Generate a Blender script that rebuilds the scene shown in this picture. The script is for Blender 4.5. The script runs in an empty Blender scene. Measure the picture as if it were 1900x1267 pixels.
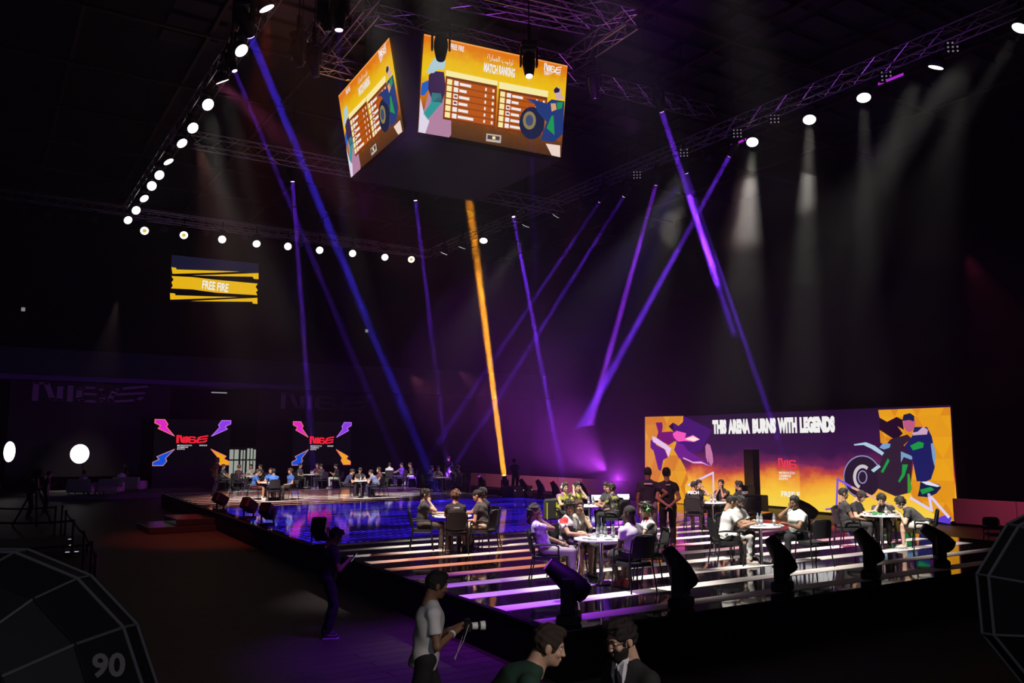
import bpy, math, random
import numpy as np
from mathutils import Vector, Matrix

# ------------------------------------------------------------------ camera
# the photograph is 1900 x 1267; world X runs along the light strips of the stage, Y into the hall, Z up
F_PX, CX, CY, HORIZON = 1560.0, 950.0, 633.5, 828.0
PITCH = math.atan((HORIZON - CY) / F_PX)
AZ = math.radians(57.54)
CAM_Z = 2.95
HX, HY = math.cos(AZ), math.sin(AZ)
RX, RY = math.sin(AZ), -math.cos(AZ)
scene = bpy.context.scene
COL = scene.collection
cam_data = bpy.data.cameras.new('camera')
camera = bpy.data.objects.new('camera', cam_data)
COL.objects.link(camera)
scene.camera = camera
cam_data.sensor_width = 36.0
cam_data.lens = F_PX * 36.0 / 1900.0
cam_data.clip_end = 300
_fw = Vector((HX * math.cos(PITCH), HY * math.cos(PITCH), math.sin(PITCH)))
_rt = Vector((RX, RY, 0)); _up = _rt.cross(_fw)
camera.matrix_world = Matrix(((_rt.x, _up.x, -_fw.x, 0), (_rt.y, _up.y, -_fw.y, 0), (_rt.z, _up.z, -_fw.z, CAM_Z), (0, 0, 0, 1)))

def ray(px, py):
    x = (px - CX) / F_PX; y = -(py - CY) / F_PX
    f = math.cos(PITCH) - y * math.sin(PITCH); u = math.sin(PITCH) + y * math.cos(PITCH)
    return Vector((x * RX + f * HX, x * RY + f * HY, u))
def onz(px, py, z):
    d = ray(px, py); t = (z - CAM_Z) / d.z; return Vector((d.x * t, d.y * t, z))
def onx(px, py, X):
    d = ray(px, py); t = X / d.x; return Vector((X, d.y * t, CAM_Z + d.z * t))
def ony(px, py, Y):
    d = ray(px, py); t = Y / d.y; return Vector((d.x * t, Y, CAM_Z + d.z * t))
def ond(px, py, depth):      # point at a distance in front of the viewer
    d = ray(px, py); t = depth / (d.x * HX + d.y * HY); return Vector((d.x * t, d.y * t, CAM_Z + d.z * t))

# ------------------------------------------------------------------ world, exposure
SZ = 0.65            # stage deck height
TZ = 13.8            # height of the lamps on the big rectangular truss
world = bpy.data.worlds.new('night_world'); scene.world = world
world.use_nodes = True
world.node_tree.nodes['Background'].inputs[0].default_value = (0.012, 0.010, 0.02, 1)
world.node_tree.nodes['Background'].inputs[1].default_value = 0.12
scene.view_settings.view_transform = 'Standard'
scene.view_settings.look = 'None'
scene.view_settings.exposure = 0.0
scene.view_settings.gamma = 1.0
scene.view_settings.use_curve_mapping = False
cy = scene.cycles
cy.max_bounces = 5; cy.diffuse_bounces = 1; cy.glossy_bounces = 3; cy.transmission_bounces = 4
cy.use_adaptive_sampling = True; cy.adaptive_threshold = 0.015
cy.volume_bounces = 0; cy.transparent_max_bounces = 6
cy.use_denoising = True
cy.sample_clamp_indirect = 4.0
cy.caustics_reflective = False; cy.caustics_refractive = False

def aim_rot(p, t):
    return (Vector(t) - Vector(p)).to_track_quat('-Z', 'Y').to_euler()
def area(p, t, watts, col, size=0.14, spread=3.0):
    l = bpy.data.lights.new('beam_light', 'AREA'); l.shape = 'DISK'; l.size = size
    l.energy = watts; l.color = col; l.spread = math.radians(spread)
    o = bpy.data.objects.new('beam_light', l); COL.objects.link(o)
    o.location = p; o.rotation_euler = aim_rot(p, t); return o
def spot(p, t, watts, col, ang=14.0, blend=0.5, r=0.12):
    l = bpy.data.lights.new('spot_light', 'SPOT'); l.energy = watts; l.color = col
    l.spot_size = math.radians(ang); l.spot_blend = blend; l.shadow_soft_size = r
    o = bpy.data.objects.new('spot_light', l); COL.objects.link(o)
    o.location = p; o.rotation_euler = aim_rot(p, t); return o

WHITE = (1.0, 0.93, 0.84); PURPLE = (0.19, 0.03, 1.0); VIOLET = (0.32, 0.035, 1.0); BLUE = (0.06, 0.03, 1.0)
ORANGE = (1.0, 0.36, 0.012); RED = (1.0, 0.06, 0.05); MAGENTA = (0.60, 0.05, 1.0)

# narrow beams of the hanging moving heads: (lens pixel, pixel where the axis meets the deck, watts, colour, lens size, spread)
HANG = [
    ((466, 70), (819, 930), 650, BLUE, .22, 1.2),
    ((436, 133), (790, 985), 60, PURPLE, .12, 1.3),
    ((543, 338), (586, 930), 320, PURPLE, .16, 1.4),
    ((771, 373), (838, 926), 220, PURPLE, .16, 1.4),
    ((953, 403), (1052, 930), 220, PURPLE, .16, 1.5),
    ((1228, 208), (1463, 930), 720, PURPLE, .18, 1.6),
    ((1274, 322), (1480, 920), 200, PURPLE, .16, 1.5),
    ((1353, 290), (1016, 905), 640, PURPLE, .18, 1.9),
    ((1217, 343), (1062, 905), 520, VIOLET, .18, 1.9),
    ((1157, 365), (820, 905), 150, PURPLE, .16, 1.5),
    ((1112, 375), (760, 900), 110, PURPLE, .16, 1.5),
    ((982, 143), (1010, 1010), 8, PURPLE, .12, 2.6),
    ((629, 58), (650, 1000), 10, PURPLE, .14, 2.6),
]
for lens, foot, w, c, s, sp in HANG:
    area(onz(*lens, TZ - 0.25), onz(*foot, SZ), w, c, s, sp)
# visible white cones of the wash lamps on the right-hand truss
CONES = [
    ((1396, 270), (1352, 1000), 7000, 12), ((1502, 229), (1478, 1010), 9500, 8), ((1603, 189), (1612, 1010), 3600, 8),
    ((1735, 135), (1440, 960), 600, 9), ((1890, 62), (1280, 990), 1500, 10), ((1313, 302), (1000, 960), 0, 8),
    ((897, 451), (866, 930), 350, 12), ((857, 464), (700, 900), 350, 12), ((1030, 405), (700, 905), 700, 10),
    ((975, 424), (780, 905), 400, 10), ((412, 444), (450, 905), 200, 10), ((337, 269), (560, 960), 200, 12),
]
for lens, foot, w, a in CONES:
    if w: spot(onz(*lens, TZ - 0.2), onz(*foot, SZ), w * 4.0, WHITE, a, 0.6, 0.16)
spot(onz(1313, 302, TZ - .2), onz(960, 900, SZ), 3000, BLUE, 11, .6)
spot(onz(1080, 388, TZ - .2), onz(900, 860, SZ + 1), 5000, RED, 12, .6)
# white key light on the tables, from the lamps of the left, back and right truss and the part of the rig above the frame
TB = dict(near=(1116, 1081), second=(1094, 990), screen=(1323, 981), middle=(1413, 1045), right=(1638, 1016), left=(838, 1018),
          a=(459, 909), b=(498, 927), c=(577, 905), d=(670, 922), e=(722, 900), f=(818, 913))
def key(src, k, w, a=12, col=WHITE, off=(0, 0, .9)):
    T = onz(*TB[k], SZ) + Vector(off); src = Vector(src); d = (T - src).length
    spot(src, T, w * (d / 14) ** 2, col, a * 14 / d, .7, .25)
key((5.7, 13.0, 13.6), 'near', 22000, 15); key((22.6, 12.0, 13.6), 'near', 5500, 13)
key((5.7, 9.0, 13.6), 'middle', 20000, 15); key((22.6, 13.5, 13.6), 'middle', 6000, 13)
key((8.0, 8.5, 13.6), 'right', 20000, 14); key((22.6, 12.0, 13.6), 'right', 6000, 14)
key((5.7, 14.0, 13.6), 'left', 15000, 15); key((22.6, 22.9, 13.6), 'left', 6000, 13)
key((5.7, 16.0, 13.6), 'second', 21000, 14); key((22.6, 22.9, 13.6), 'second', 7000, 13)
key((5.7, 13.0, 13.6), 'screen', 17000, 13, (1, .70, .68)); key((22.6, 19.8, 13.6), 'screen', 7000, 13, (1, .6, .6))
key((5.7, 27.0, 13.6), 'a', 10000, 18); key((5.7, 27.0, 13.6), 'b', 17000, 18); key((5.7, 25.0, 13.6), 'c', 10000, 17)
key((5.7, 29.0, 13.6), 'd', 17000, 17); key((9.0, 25.0, 13.6), 'e', 11000, 16); key((11.0, 25.0, 13.6), 'f', 11000, 17)
key((22.6, 34.0, 13.6), 'd', 6000, 16); key((22.6, 38.0, 13.6), 'f', 4000, 16)
# coloured washes
spot(Vector((4.5, 3.0, 12.5)), Vector((7.4, 11.4, SZ)), 8500, (.42, .04, 1), 17, .7)     # violet on the near deck corner
spot(Vector((3.0, 14.0, 13.0)), Vector((9.0, 15.4, SZ)), 9000, (1, .36, .22), 20, .7)    # amber on the strips
spot(Vector((5.0, 24.0, 13.5)), Vector((16.5, 14.5, SZ)), 16000, (1, .14, .4), 15, .7)   # pink on the strips by the wall
spot(Vector((6.0, 30.0, 13.5)), Vector((12, 37.5, SZ)), 9000, (1, .42, .34), 36, .6)    # amber on the far strips
spot(Vector((5.5, 20.0, 13.5)), onz(415, 995, 0), 9000, (1, .11, .05), 30, 1)    # red pool on the hall floor
spot(Vector((8.0, 6.0, 13.5)), onz(775, 1215, 0), 13000, (.26, .02, 1), 20, 1)        # violet pool by the near corner
spot(Vector((12.0, 30.0, 16.0)), Vector((28, 12.0, 0)), 6000, (1, .12, .2), 30, .9)
spot(Vector((30.2, 37.5, 1.6)), Vector((22, 42, 8)), 11000, MAGENTA, 100, 1.0)                   # magenta uplight behind the screen end
spot(Vector((28.5, 34.5, 1.2)), Vector((16, 20, 4)), 4500, MAGENTA, 70, 1.0)
spot(Vector((29, 30, 16)), Vector((25, 38, 3)), 9000, PURPLE, 45, 1.0)
spot(Vector((10, 30, 9)), Vector((6, 62, 8.3)), 500, (.25, .3, 1), 70, 1.0)  # blue fill lamp added to lift the balcony front
# orange beam standing up from the deck light
area(onz(937, 895, SZ + .52) + (ond(858, 270, 38) - onz(937, 895, SZ + .52)).normalized() * .36, ond(858, 270, 38), 1500, ORANGE, .26, 1.3)
spot(Vector((6, 12, 13)), ond(447, 194, 33), 900, ORANGE, 5, .3)
spot(Vector((-1.5, 1.0, 8)), Vector((4.6, 6.8, 1.4)), 1100, (.9, .86, 1), 13, 1)       # fill lamp added in mid-air to brighten the people below the tier
spot(Vector((4, -3, 6)), Vector((3.4, 4.6, 1.6)), 1150, (1, .85, .78), 22, .9)  # second added fill, for the two people in suits
spot(Vector((-1.2, -2.2, 5.0)), ond(950, 1250, 2.4), 80, (.9, .9, 1), 130, 1)  # faint fill added so the near softboxes show
spot(Vector((7.0, 57.0, 12)), Vector((6.0, 60.2, .4)), 3500, (1, .72, .72), 34, .9)  # warm lamp added above the sofas to brighten them
spot(Vector((21, 44, 7)), Vector((31.4, 47, .5)), 2600, (1, .22, .38), 75, 1)        # this and the next two: rosy lamps added to light the barriers
spot(Vector((22, 40, 7)), Vector((31.4, 41, .5)), 2200, (1, .2, .5), 60, 1)
spot(Vector((22, 12, 8)), Vector((31.4, 14, .4)), 2600, (1, .10, .25), 50, 1)
spot(Vector((5.7, 11.0, 13.6)), onz(1205, 1021, SZ) + Vector((0, 0, .9)), 7000, (1, .35, .6), 8, .8)     # rosy light on the standing pair

# ------------------------------------------------------------------ materials
MATS = {}
def mat(name, col, rough=.7, metal=0.0, emit=None, es=1.0, spec=None, trans=0.0, bump=0.0, bscale=40.0, vary=0.0):
    if name in MATS: return MATS[name]
    m = bpy.data.materials.new(name); m.use_nodes = True
    nt = m.node_tree; b = nt.nodes['Principled BSDF']
    b.inputs['Base Color'].default_value = (*col, 1); b.inputs['Roughness'].default_value = rough
    b.inputs['Metallic'].default_value = metal
    if spec is not None: b.inputs['Specular IOR Level'].default_value = spec
    if trans: b.inputs['Transmission Weight'].default_value = trans
    if emit is not None:
        b.inputs['Emission Color'].default_value = (*emit, 1); b.inputs['Emission Strength'].default_value = es
    if bump or vary:
        tc = nt.nodes.new('ShaderNodeTexCoord'); no = nt.nodes.new('ShaderNodeTexNoise')
        no.inputs['Scale'].default_value = bscale; no.inputs['Detail'].default_value = 3
        nt.links.new(tc.outputs['Object'], no.inputs['Vector'])
        if bump:
            bp = nt.nodes.new('ShaderNodeBump'); bp.inputs['Strength'].default_value = bump; bp.inputs['Distance'].default_value = .01
            nt.links.new(no.outputs[0], bp.inputs['Height']); nt.links.new(bp.outputs[0], b.inputs['Normal'])
        if vary:
            mx = nt.nodes.new('ShaderNodeMix'); mx.data_type = 'RGBA'
            mx.inputs[6].default_value = (*[c * (1 - vary) for c in col], 1); mx.inputs[7].default_value = (*[min(1, c * (1 + vary)) for c in col], 1)
            nt.links.new(no.outputs[0], mx.inputs[0]); nt.links.new(mx.outputs[2], b.inputs['Base Color'])
    MATS[name] = m; return m
def lin(r, g, b):
    return tuple(((c / 255) / 12.92 if c / 255 <= .04045 else ((c / 255 + .055) / 1.055) ** 2.4) for c in (r, g, b))
def glow(name, rgb, s=1.0, sample=False):      # something that gives off light
    if name in MATS: return MATS[name]
    m = bpy.data.materials.new(name); m.use_nodes = True; nt = m.node_tree; nt.nodes.clear()
    o = nt.nodes.new('ShaderNodeOutputMaterial'); e = nt.nodes.new('ShaderNodeEmission')
    e.inputs[0].default_value = (*rgb, 1); e.inputs[1].default_value = s
    nt.links.new(e.outputs[0], o.inputs[0])
    if not sample: m.cycles.emission_sampling = 'NONE'
    MATS[name] = m; return m

# ------------------------------------------------------------------ objects
def link(o, parent=None):
    COL.objects.link(o)
    if parent is not None: o.parent = parent
    return o
def tag(o, label=None, cat=None, group=None, kind=None):
    if label: o['label'] = label
    if cat: o['category'] = cat
    if group: o['group'] = group
    if kind: o['kind'] = kind
    return o
def thing(name, label, cat, loc=(0, 0, 0), rz=0.0, group=None):
    o = bpy.data.objects.new(name, None); o.location = loc; o.rotation_euler = (0, 0, rz); o.empty_display_size = .1
    return tag(link(o), label, cat, group)
def mesh_np(name, v, quads=None, tris=None, mats=(), mi=None, smooth=True):
    me = bpy.data.meshes.new(name)
    v = np.asarray(v, dtype=np.float32)
    nq = 0 if quads is None else len(quads); ntr = 0 if tris is None else len(tris)
    me.vertices.add(len(v)); me.vertices.foreach_set('co', v.ravel())
    idx = []
    if nq: idx.append(np.asarray(quads, dtype=np.int32).ravel())
    if ntr: idx.append(np.asarray(tris, dtype=np.int32).ravel())
    idx = np.concatenate(idx); me.loops.add(len(idx)); me.loops.foreach_set('vertex_index', idx)
    me.polygons.add(nq + ntr)
    st = np.concatenate([np.arange(nq) * 4, nq * 4 + np.arange(ntr) * 3]).astype(np.int32)
    me.polygons.foreach_set('loop_start', st)
    me.polygons.foreach_set('loop_total', np.concatenate([np.full(nq, 4), np.full(ntr, 3)]).astype(np.int32))
    if mi is not None: me.polygons.foreach_set('material_index', np.asarray(mi, dtype=np.int32))
    me.polygons.foreach_set('use_smooth', np.full(nq + ntr, smooth))
    for m in mats: me.materials.append(m)
    me.update(calc_edges=True); return me

class MB:
    """collects boxes, tubes and slabs into one mesh"""
    def __init__(s): s.v = []; s.f = []
    def add(s, v, f):
        n = len(s.v); s.v += [tuple(p) for p in v]; s.f += [tuple(i + n for i in q) for q in f]; return s
    def box(s, x0, x1, y0, y1, z0, z1, M=None, bev=0.0):
        if bev > 0:
            c = [((x0 + x1) / 2, (y0 + y1) / 2, (z0 + z1) / 2)]
            vs = []; b = min(bev, (x1 - x0) / 2.01, (y1 - y0) / 2.01, (z1 - z0) / 2.01)
            for sx in (0, 1):
                for sy in (0, 1):
                    for sz_ in (0, 1):
                        X = (x0, x1)[sx]; Y = (y0, y1)[sy]; Z = (z0, z1)[sz_]; ix = b if sx == 0 else -b; iy = b if sy == 0 else -b; iz = b if sz_ == 0 else -b
                        vs += [(X, Y + iy, Z + iz), (X + ix, Y, Z + iz), (X + ix, Y + iy, Z)]
            def k(sx, sy, sz_, a): return (sx * 4 + sy * 2 + sz_) * 3 + a
            f = [(k(0,0,0,0),k(0,0,1,0),k(0,1,1,0),k(0,1,0,0)),(k(1,0,0,0),k(1,1,0,0),k(1,1,1,0),k(1,0,1,0)),
                 (k(0,0,0,1),k(1,0,0,1),k(1,0,1,1),k(0,0,1,1)),(k(0,1,0,1),k(0,1,1,1),k(1,1,1,1),k(1,1,0,1)),
                 (k(0,0,0,2),k(0,1,0,2),k(1,1,0,2),k(1,0,0,2)),(k(0,0,1,2),k(1,0,1,2),k(1,1,1,2),k(0,1,1,2))]
            for a in (0, 1):
                for c2 in (0, 1):
                    f.append((k(a,c2,0,0),k(a,c2,1,0),k(a,c2,1,1),k(a,c2,0,1))); f.append((k(a,0,c2,0),k(a,1,c2,0),k(a,1,c2,2),k(a,0,c2,2)))
                    f.append((k(0,a,c2,1),k(1,a,c2,1),k(1,a,c2,2),k(0,a,c2,2)))
            for sx in (0, 1):
                for sy in (0, 1):
                    for sz_ in (0, 1): f.append((k(sx,sy,sz_,0),k(sx,sy,sz_,1),k(sx,sy,sz_,2)))
        else:
            vs = [(x, y, z) for x in (x0, x1) for y in (y0, y1) for z in (z0, z1)]
            f = [(0, 1, 3, 2), (4, 6, 7, 5), (0, 4, 5, 1), (2, 3, 7, 6), (0, 2, 6, 4), (1, 5, 7, 3)]
        if M is not None: vs = [tuple(M @ Vector(p)) for p in vs]
        return s.add(vs, f)
    def tube(s, pts, r, n=8, cap=True, close=False):
        pts = [Vector(p) for p in pts]; N = len(pts)
        rs = r if isinstance(r, (list, tuple)) else [r] * N
        vs = []; prev = None
        for i, p in enumerate(pts):
            if close: d = pts[(i + 1) % N] - pts[i - 1]
            else: d = pts[min(i + 1, N - 1)] - pts[max(i - 1, 0)]
            d.normalize()
            if prev is None:
                a = d.cross(Vector((0, 0, 1)))
                if a.length < .05: a = d.cross(Vector((0, 1, 0)))
            else: a = prev - d * prev.dot(d)
            a.normalize(); prev = a; b = d.cross(a)
            for k in range(n):
                t = 2 * math.pi * k / n; vs.append(tuple(p + (a * math.cos(t) + b * math.sin(t)) * rs[i]))
        f = []
        for i in range(N if close else N - 1):
            j = (i + 1) % N
            for k in range(n): f.append((i * n + k, i * n + (k + 1) % n, j * n + (k + 1) % n, j * n + k))
        if cap and not close: f += [tuple(range(n))[::-1], tuple(range((N - 1) * n, N * n))]
        return s.add(vs, f)
    def lathe(s, prof, n=16, M=None):      # prof: (radius, z)
        vs = []; f = []
        for (r, z) in prof:
            for k in range(n):
                t = 2 * math.pi * k / n; vs.append((r * math.cos(t), r * math.sin(t), z))
        for i in range(len(prof) - 1):
            for k in range(n): f.append((i * n + k, i * n + (k + 1) % n, (i + 1) * n + (k + 1) % n, (i + 1) * n + k))
        f += [tuple(range(n))[::-1], tuple(range((len(prof) - 1) * n, len(prof) * n))]
        if M is not None: vs = [tuple(M @ Vector(p)) for p in vs]
        return s.add(vs, f)
    def slab(s, outline, z0, z1, M=None):   # flat outline (x, y) with thickness
        n = len(outline)
        vs = [(x, y, z0) for x, y in outline] + [(x, y, z1) for x, y in outline]
        f = [tuple(range(n))[::-1], tuple(range(n, 2 * n))] + [(k, (k + 1) % n, n + (k + 1) % n, n + k) for k in range(n)]
        if M is not None: vs = [tuple(M @ Vector(p)) for p in vs]
        return s.add(vs, f)
    def mesh(s, name, m, smooth=False):
        me = bpy.data.meshes.new(name); me.from_pydata(s.v, [], s.f)
        if m: me.materials.append(m)
        if smooth: me.polygons.foreach_set('use_smooth', [True] * len(me.polygons))
        me.update(); return me
    def build(s, name, m, parent=None, smooth=False):
        return link(bpy.data.objects.new(name, s.mesh(name, m, smooth)), parent)
def part(name, me, parent, M=None, m=None):      # another use of a shared mesh
    o = bpy.data.objects.new(name, me); link(o, parent)
    if M is not None: o.matrix_local = M
    if m is not None:
        o.material_slots[0].link = 'OBJECT'; o.material_slots[0].material = m
    return o
def copy_tree(o, parent=None):
    c = o.copy(); COL.objects.link(c); c.parent = parent
    for ch in o.children: copy_tree(ch, c)
    return c
def text_mesh(s, size=1.0, bold=0.0, extrude=0.0, sx=1.0, spacing=1.0, align='LEFT'):
    cu = bpy.data.curves.new('t', 'FONT'); cu.body = s; cu.size = size; cu.offset = bold; cu.extrude = extrude
    cu.space_character = spacing; cu.align_x = align; cu.resolution_u = 3
    o = bpy.data.objects.new('t', cu); COL.objects.link(o)
    dg = bpy.context.evaluated_depsgraph_get(); me = bpy.data.meshes.new_from_object(o.evaluated_get(dg))
    bpy.data.objects.remove(o); bpy.data.curves.remove(cu)
    v = np.empty(len(me.vertices) * 3, dtype=np.float32); me.vertices.foreach_get('co', v); v = v.reshape(-1, 3)
    v[:, 0] *= sx; me.vertices.foreach_set('co', v.ravel()); me.update()
    me.materials.clear(); me.name = 'lettering'
    return me, (v[:, 0].min(), v[:, 0].max(), v[:, 1].min(), v[:, 1].max()) if len(v) else (0, 1, 0, 1)

# ------------------------------------------------------------------ people: smooth-union volumes meshed with surface nets
def V(*a): return np.array(a, dtype=float)
def nrm(a): return a / (np.linalg.norm(a) + 1e-9)
class Field:
    def __init__(s, lo, hi, h):
        s.h = h; s.lo = np.array(lo, float) - 2 * h; n = np.ceil((np.array(hi, float) + 2 * h - s.lo) / h).astype(int) + 1
        s.n = n; s.f = np.full(n, 1.0); s.ax = [s.lo[i] + h * np.arange(n[i]) for i in range(3)]
    def sub(s, lo, hi):
        a = np.clip(np.floor((lo - s.lo) / s.h).astype(int), 0, s.n - 1); b = np.clip(np.ceil((hi - s.lo) / s.h).astype(int) + 1, 1, s.n)
        if np.any(b <= a): return None, None
        g = np.stack(np.meshgrid(s.ax[0][a[0]:b[0]], s.ax[1][a[1]:b[1]], s.ax[2][a[2]:b[2]], indexing='ij'), -1)
        return (slice(a[0], b[0]), slice(a[1], b[1]), slice(a[2], b[2])), g
    def rc(s, a, b, r1, r2, k=.02, w=None, sc=1.0, cut=None, neg=False, cut0=None):
        a = np.asarray(a, float); b = np.asarray(b, float); R = max(r1, r2) * max(1, sc) + k + s.h * 2
        sl, g = s.sub(np.minimum(a, b) - R, np.maximum(a, b) + R)
        if sl is None: return
        ba = b - a; L = max(ba @ ba, 1e-9); p = g - a
        t = np.clip(p @ ba / L, 0, 1); q = p - t[..., None] * ba
        if w is not None: q = q - w * ((q @ w) * (1 - 1 / sc))[..., None]
        d = np.sqrt((q * q).sum(-1)) - (r1 + (r2 - r1) * t)
        if cut is not None: d = np.maximum(d, (g - cut[0]) @ cut[1])
        if cut0 is not None: d = np.maximum(d, (g - cut0[0]) @ cut0[1])
        s.comb(sl, d, k, neg)
    def ell(s, c, rad, k=.01, neg=False, R=None):
        c = np.asarray(c, float); rad = np.asarray(rad, float); m = rad.max() + k + s.h * 2
        sl, g = s.sub(c - m, c + m)
        if sl is None: return
        p = g - c
        if R is not None: p = p @ R
        q = p / rad; kk = np.sqrt((q * q).sum(-1)); k2 = np.sqrt(((q / rad) ** 2).sum(-1)) + 1e-9
        s.comb(sl, kk * (kk - 1) / k2, k, neg)
    def comb(s, sl, d, k, neg):
        f = s.f[sl]
        if neg:
            d = -d; h = np.clip(.5 - .5 * (f - d) / k, 0, 1) if False else np.clip(.5 - .5 * (d - f) / k, 0, 1)
            s.f[sl] = d * (1 - h) + f * h + k * h * (1 - h)
        else:
            h = np.clip(.5 + .5 * (f - d) / k, 0, 1); s.f[sl] = f * (1 - h) + d * h - k * h * (1 - h)
    def plane(s, p, n):       # keep the side opposite to n
        g = np.stack(np.meshgrid(*s.ax, indexing='ij'), -1); s.f = np.maximum(s.f, (g - p) @ n)
    def noise(s, amp, fr, seed=0):
        rs = np.random.RandomState(seed); X, Y, Z = np.meshgrid(*s.ax, indexing='ij'); a = 0
        for _ in range(4):
            k = rs.normal(size=3); k = k / np.linalg.norm(k) * fr * rs.uniform(.6, 1.5); a = a + np.sin(X * k[0] + Y * k[1] + Z * k[2] + rs.uniform(0, 6))
        s.f = s.f + a * amp * .5
    def net(s):
        f = s.f; f[[0, -1]] = 1; f[:, [0, -1]] = 1; f[:, :, [0, -1]] = 1
        ins = f < 0; c = np.zeros(np.array(f.shape) - 1, int)
        offs = [(i, j, k) for i in (0, 1) for j in (0, 1) for k in (0, 1)]; S = np.array(f.shape) - 1
        def sh(a, o): return a[o[0]:o[0] + S[0], o[1]:o[1] + S[1], o[2]:o[2] + S[2]]
        for o in offs: c += sh(ins, o)
        act = (c > 0) & (c < 8); ijk = np.argwhere(act); M = len(ijk)
        idx = np.full(S, -1); idx[act] = np.arange(M)
        vals = {o: f[ijk[:, 0] + o[0], ijk[:, 1] + o[1], ijk[:, 2] + o[2]] for o in offs}
        acc = np.zeros((M, 3)); cnt = np.zeros(M)
        for o in offs:
            for ax in range(3):
                if o[ax] == 0:
                    q = list(o); q[ax] = 1; q = tuple(q); a, b = vals[o], vals[q]; m = (a < 0) != (b < 0)
                    t = np.where(m, a / np.where(m, a - b, 1), 0); P = np.tile(np.array(o, float), (M, 1)); P[:, ax] += t
                    acc += P * m[:, None]; cnt += m
        v = (ijk + acc / cnt[:, None]) * s.h + s.lo
        F = []
        for ax in range(3):
            o1, o2 = [(1, 2), (2, 0), (0, 1)][ax]
            a = ins[:-1] if ax == 0 else (ins[:, :-1] if ax == 1 else ins[:, :, :-1]); b = ins[1:] if ax == 0 else (ins[:, 1:] if ax == 1 else ins[:, :, 1:])
            e = np.argwhere(a != b); e = e[(e[:, o1] > 0) & (e[:, o2] > 0)]
            e = e[np.all(e < S, axis=1)]
            inside = ins[e[:, 0], e[:, 1], e[:, 2]]
            def g(d1, d2):
                q = e.copy(); q[:, o1] -= d1; q[:, o2] -= d2; return idx[q[:, 0], q[:, 1], q[:, 2]]
            Q = np.stack([g(0, 0), g(1, 0), g(1, 1), g(0, 1)], 1)
            Q[~inside] = Q[~inside][:, ::-1]; F.append(Q)
        Q = np.concatenate(F); Q = Q[np.all(Q >= 0, axis=1)]
        return v, Q

def tubes_np(chains, n=6):
    m = MB()
    for pts, r in chains: m.tube([Vector(p) for p in pts], list(r), n)
    q = [f for f in m.f if len(f) == 4]; t = []
    for f in m.f:
        if len(f) > 4:
            for i in range(1, len(f) - 1): t.append((f[0], f[i], f[i + 1]))
    return np.array(m.v), np.array(q, dtype=int), np.array(t, dtype=int).reshape(-1, 3)

HEADS = {}
def head_geo(res, jaw=0):
    k = ('h', res, jaw)
    if k in HEADS: return HEADS[k]
    F = Field((-.1, -.12, -.20), (.1, .14, .14), res)
    F.ell((0, -.012, .03), (.077, .098, .092), .01)
    F.ell((0, .022, -.045), (.060 + .004 * jaw, .070, .078), .03)
    F.ell((0, .064, -.092), (.026 + .004 * jaw, .026, .024), .02)       # chin
    F.rc((0, -.03, -.06), (0, -.045, -.20), .052, .056, .02)
    if res < .02:
        F.ell((0, .083, .022), (.050, .014, .010), .014)                    # brow
        for s in (-1, 1):
            F.ell((s * .031, .098, .002), (.019, .020, .014), .012, neg=True)
            F.ell((s * .040, .066, -.030), (.020, .020, .018), .015)       # cheek
            F.ell((s * .078, -.008, -.008), (.011, .020, .034), .006)      # ear
        F.rc((0, .090, .008), (0, .106, -.034), .009, .014, .012)           # nose
        for s in (-1, 1): F.ell((s * .012, .104, -.036), (.009, .012, .008), .006)
        F.ell((0, .090, -.062), (.024, .012, .006), .006); F.ell((0, .088, -.073), (.020, .012, .007), .005)
        F.ell((0, .102, -.067), (.024, .010, .0022), .003, neg=True)
    else:
        F.rc((0, .090, .005), (0, .108, -.032), .009, .016, .012)
        for s in (-1, 1): F.ell((s * .078, -.008, -.008), (.013, .020, .034), .006)
    v, q = F.net(); HEADS[k] = (v, q); return v, q
def eye_geo():
    # small tubes standing for eyeball, iris, brow : (chain, slot)
    out = []
    for s in (-1, 1):
        m = MB(); M = Matrix.Translation((s * .031, .0725, .002)) @ Matrix.Rotation(-math.pi / 2, 4, 'X')
        m.lathe([(.001, -.008), (.009, -.004), (.0125, .002), (.010, .008), (.004, .0115)], 10, M); out.append((m, 1))
        m = MB(); M = Matrix.Translation((s * .031, .0812, .000)) @ Matrix.Rotation(-math.pi / 2, 4, 'X')
        m.lathe([(.0052, -.002), (.0052, .0032), (.002, .0042)], 8, M); out.append((m, 2))
        m = MB(); m.tube([(s * .014, .0965, .0235), (s * .030, .0945, .029), (s * .048, .078, .0235)], [.0032, .0042, .002], 5); out.append((m, 2))
    return out
EYES = None

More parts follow.
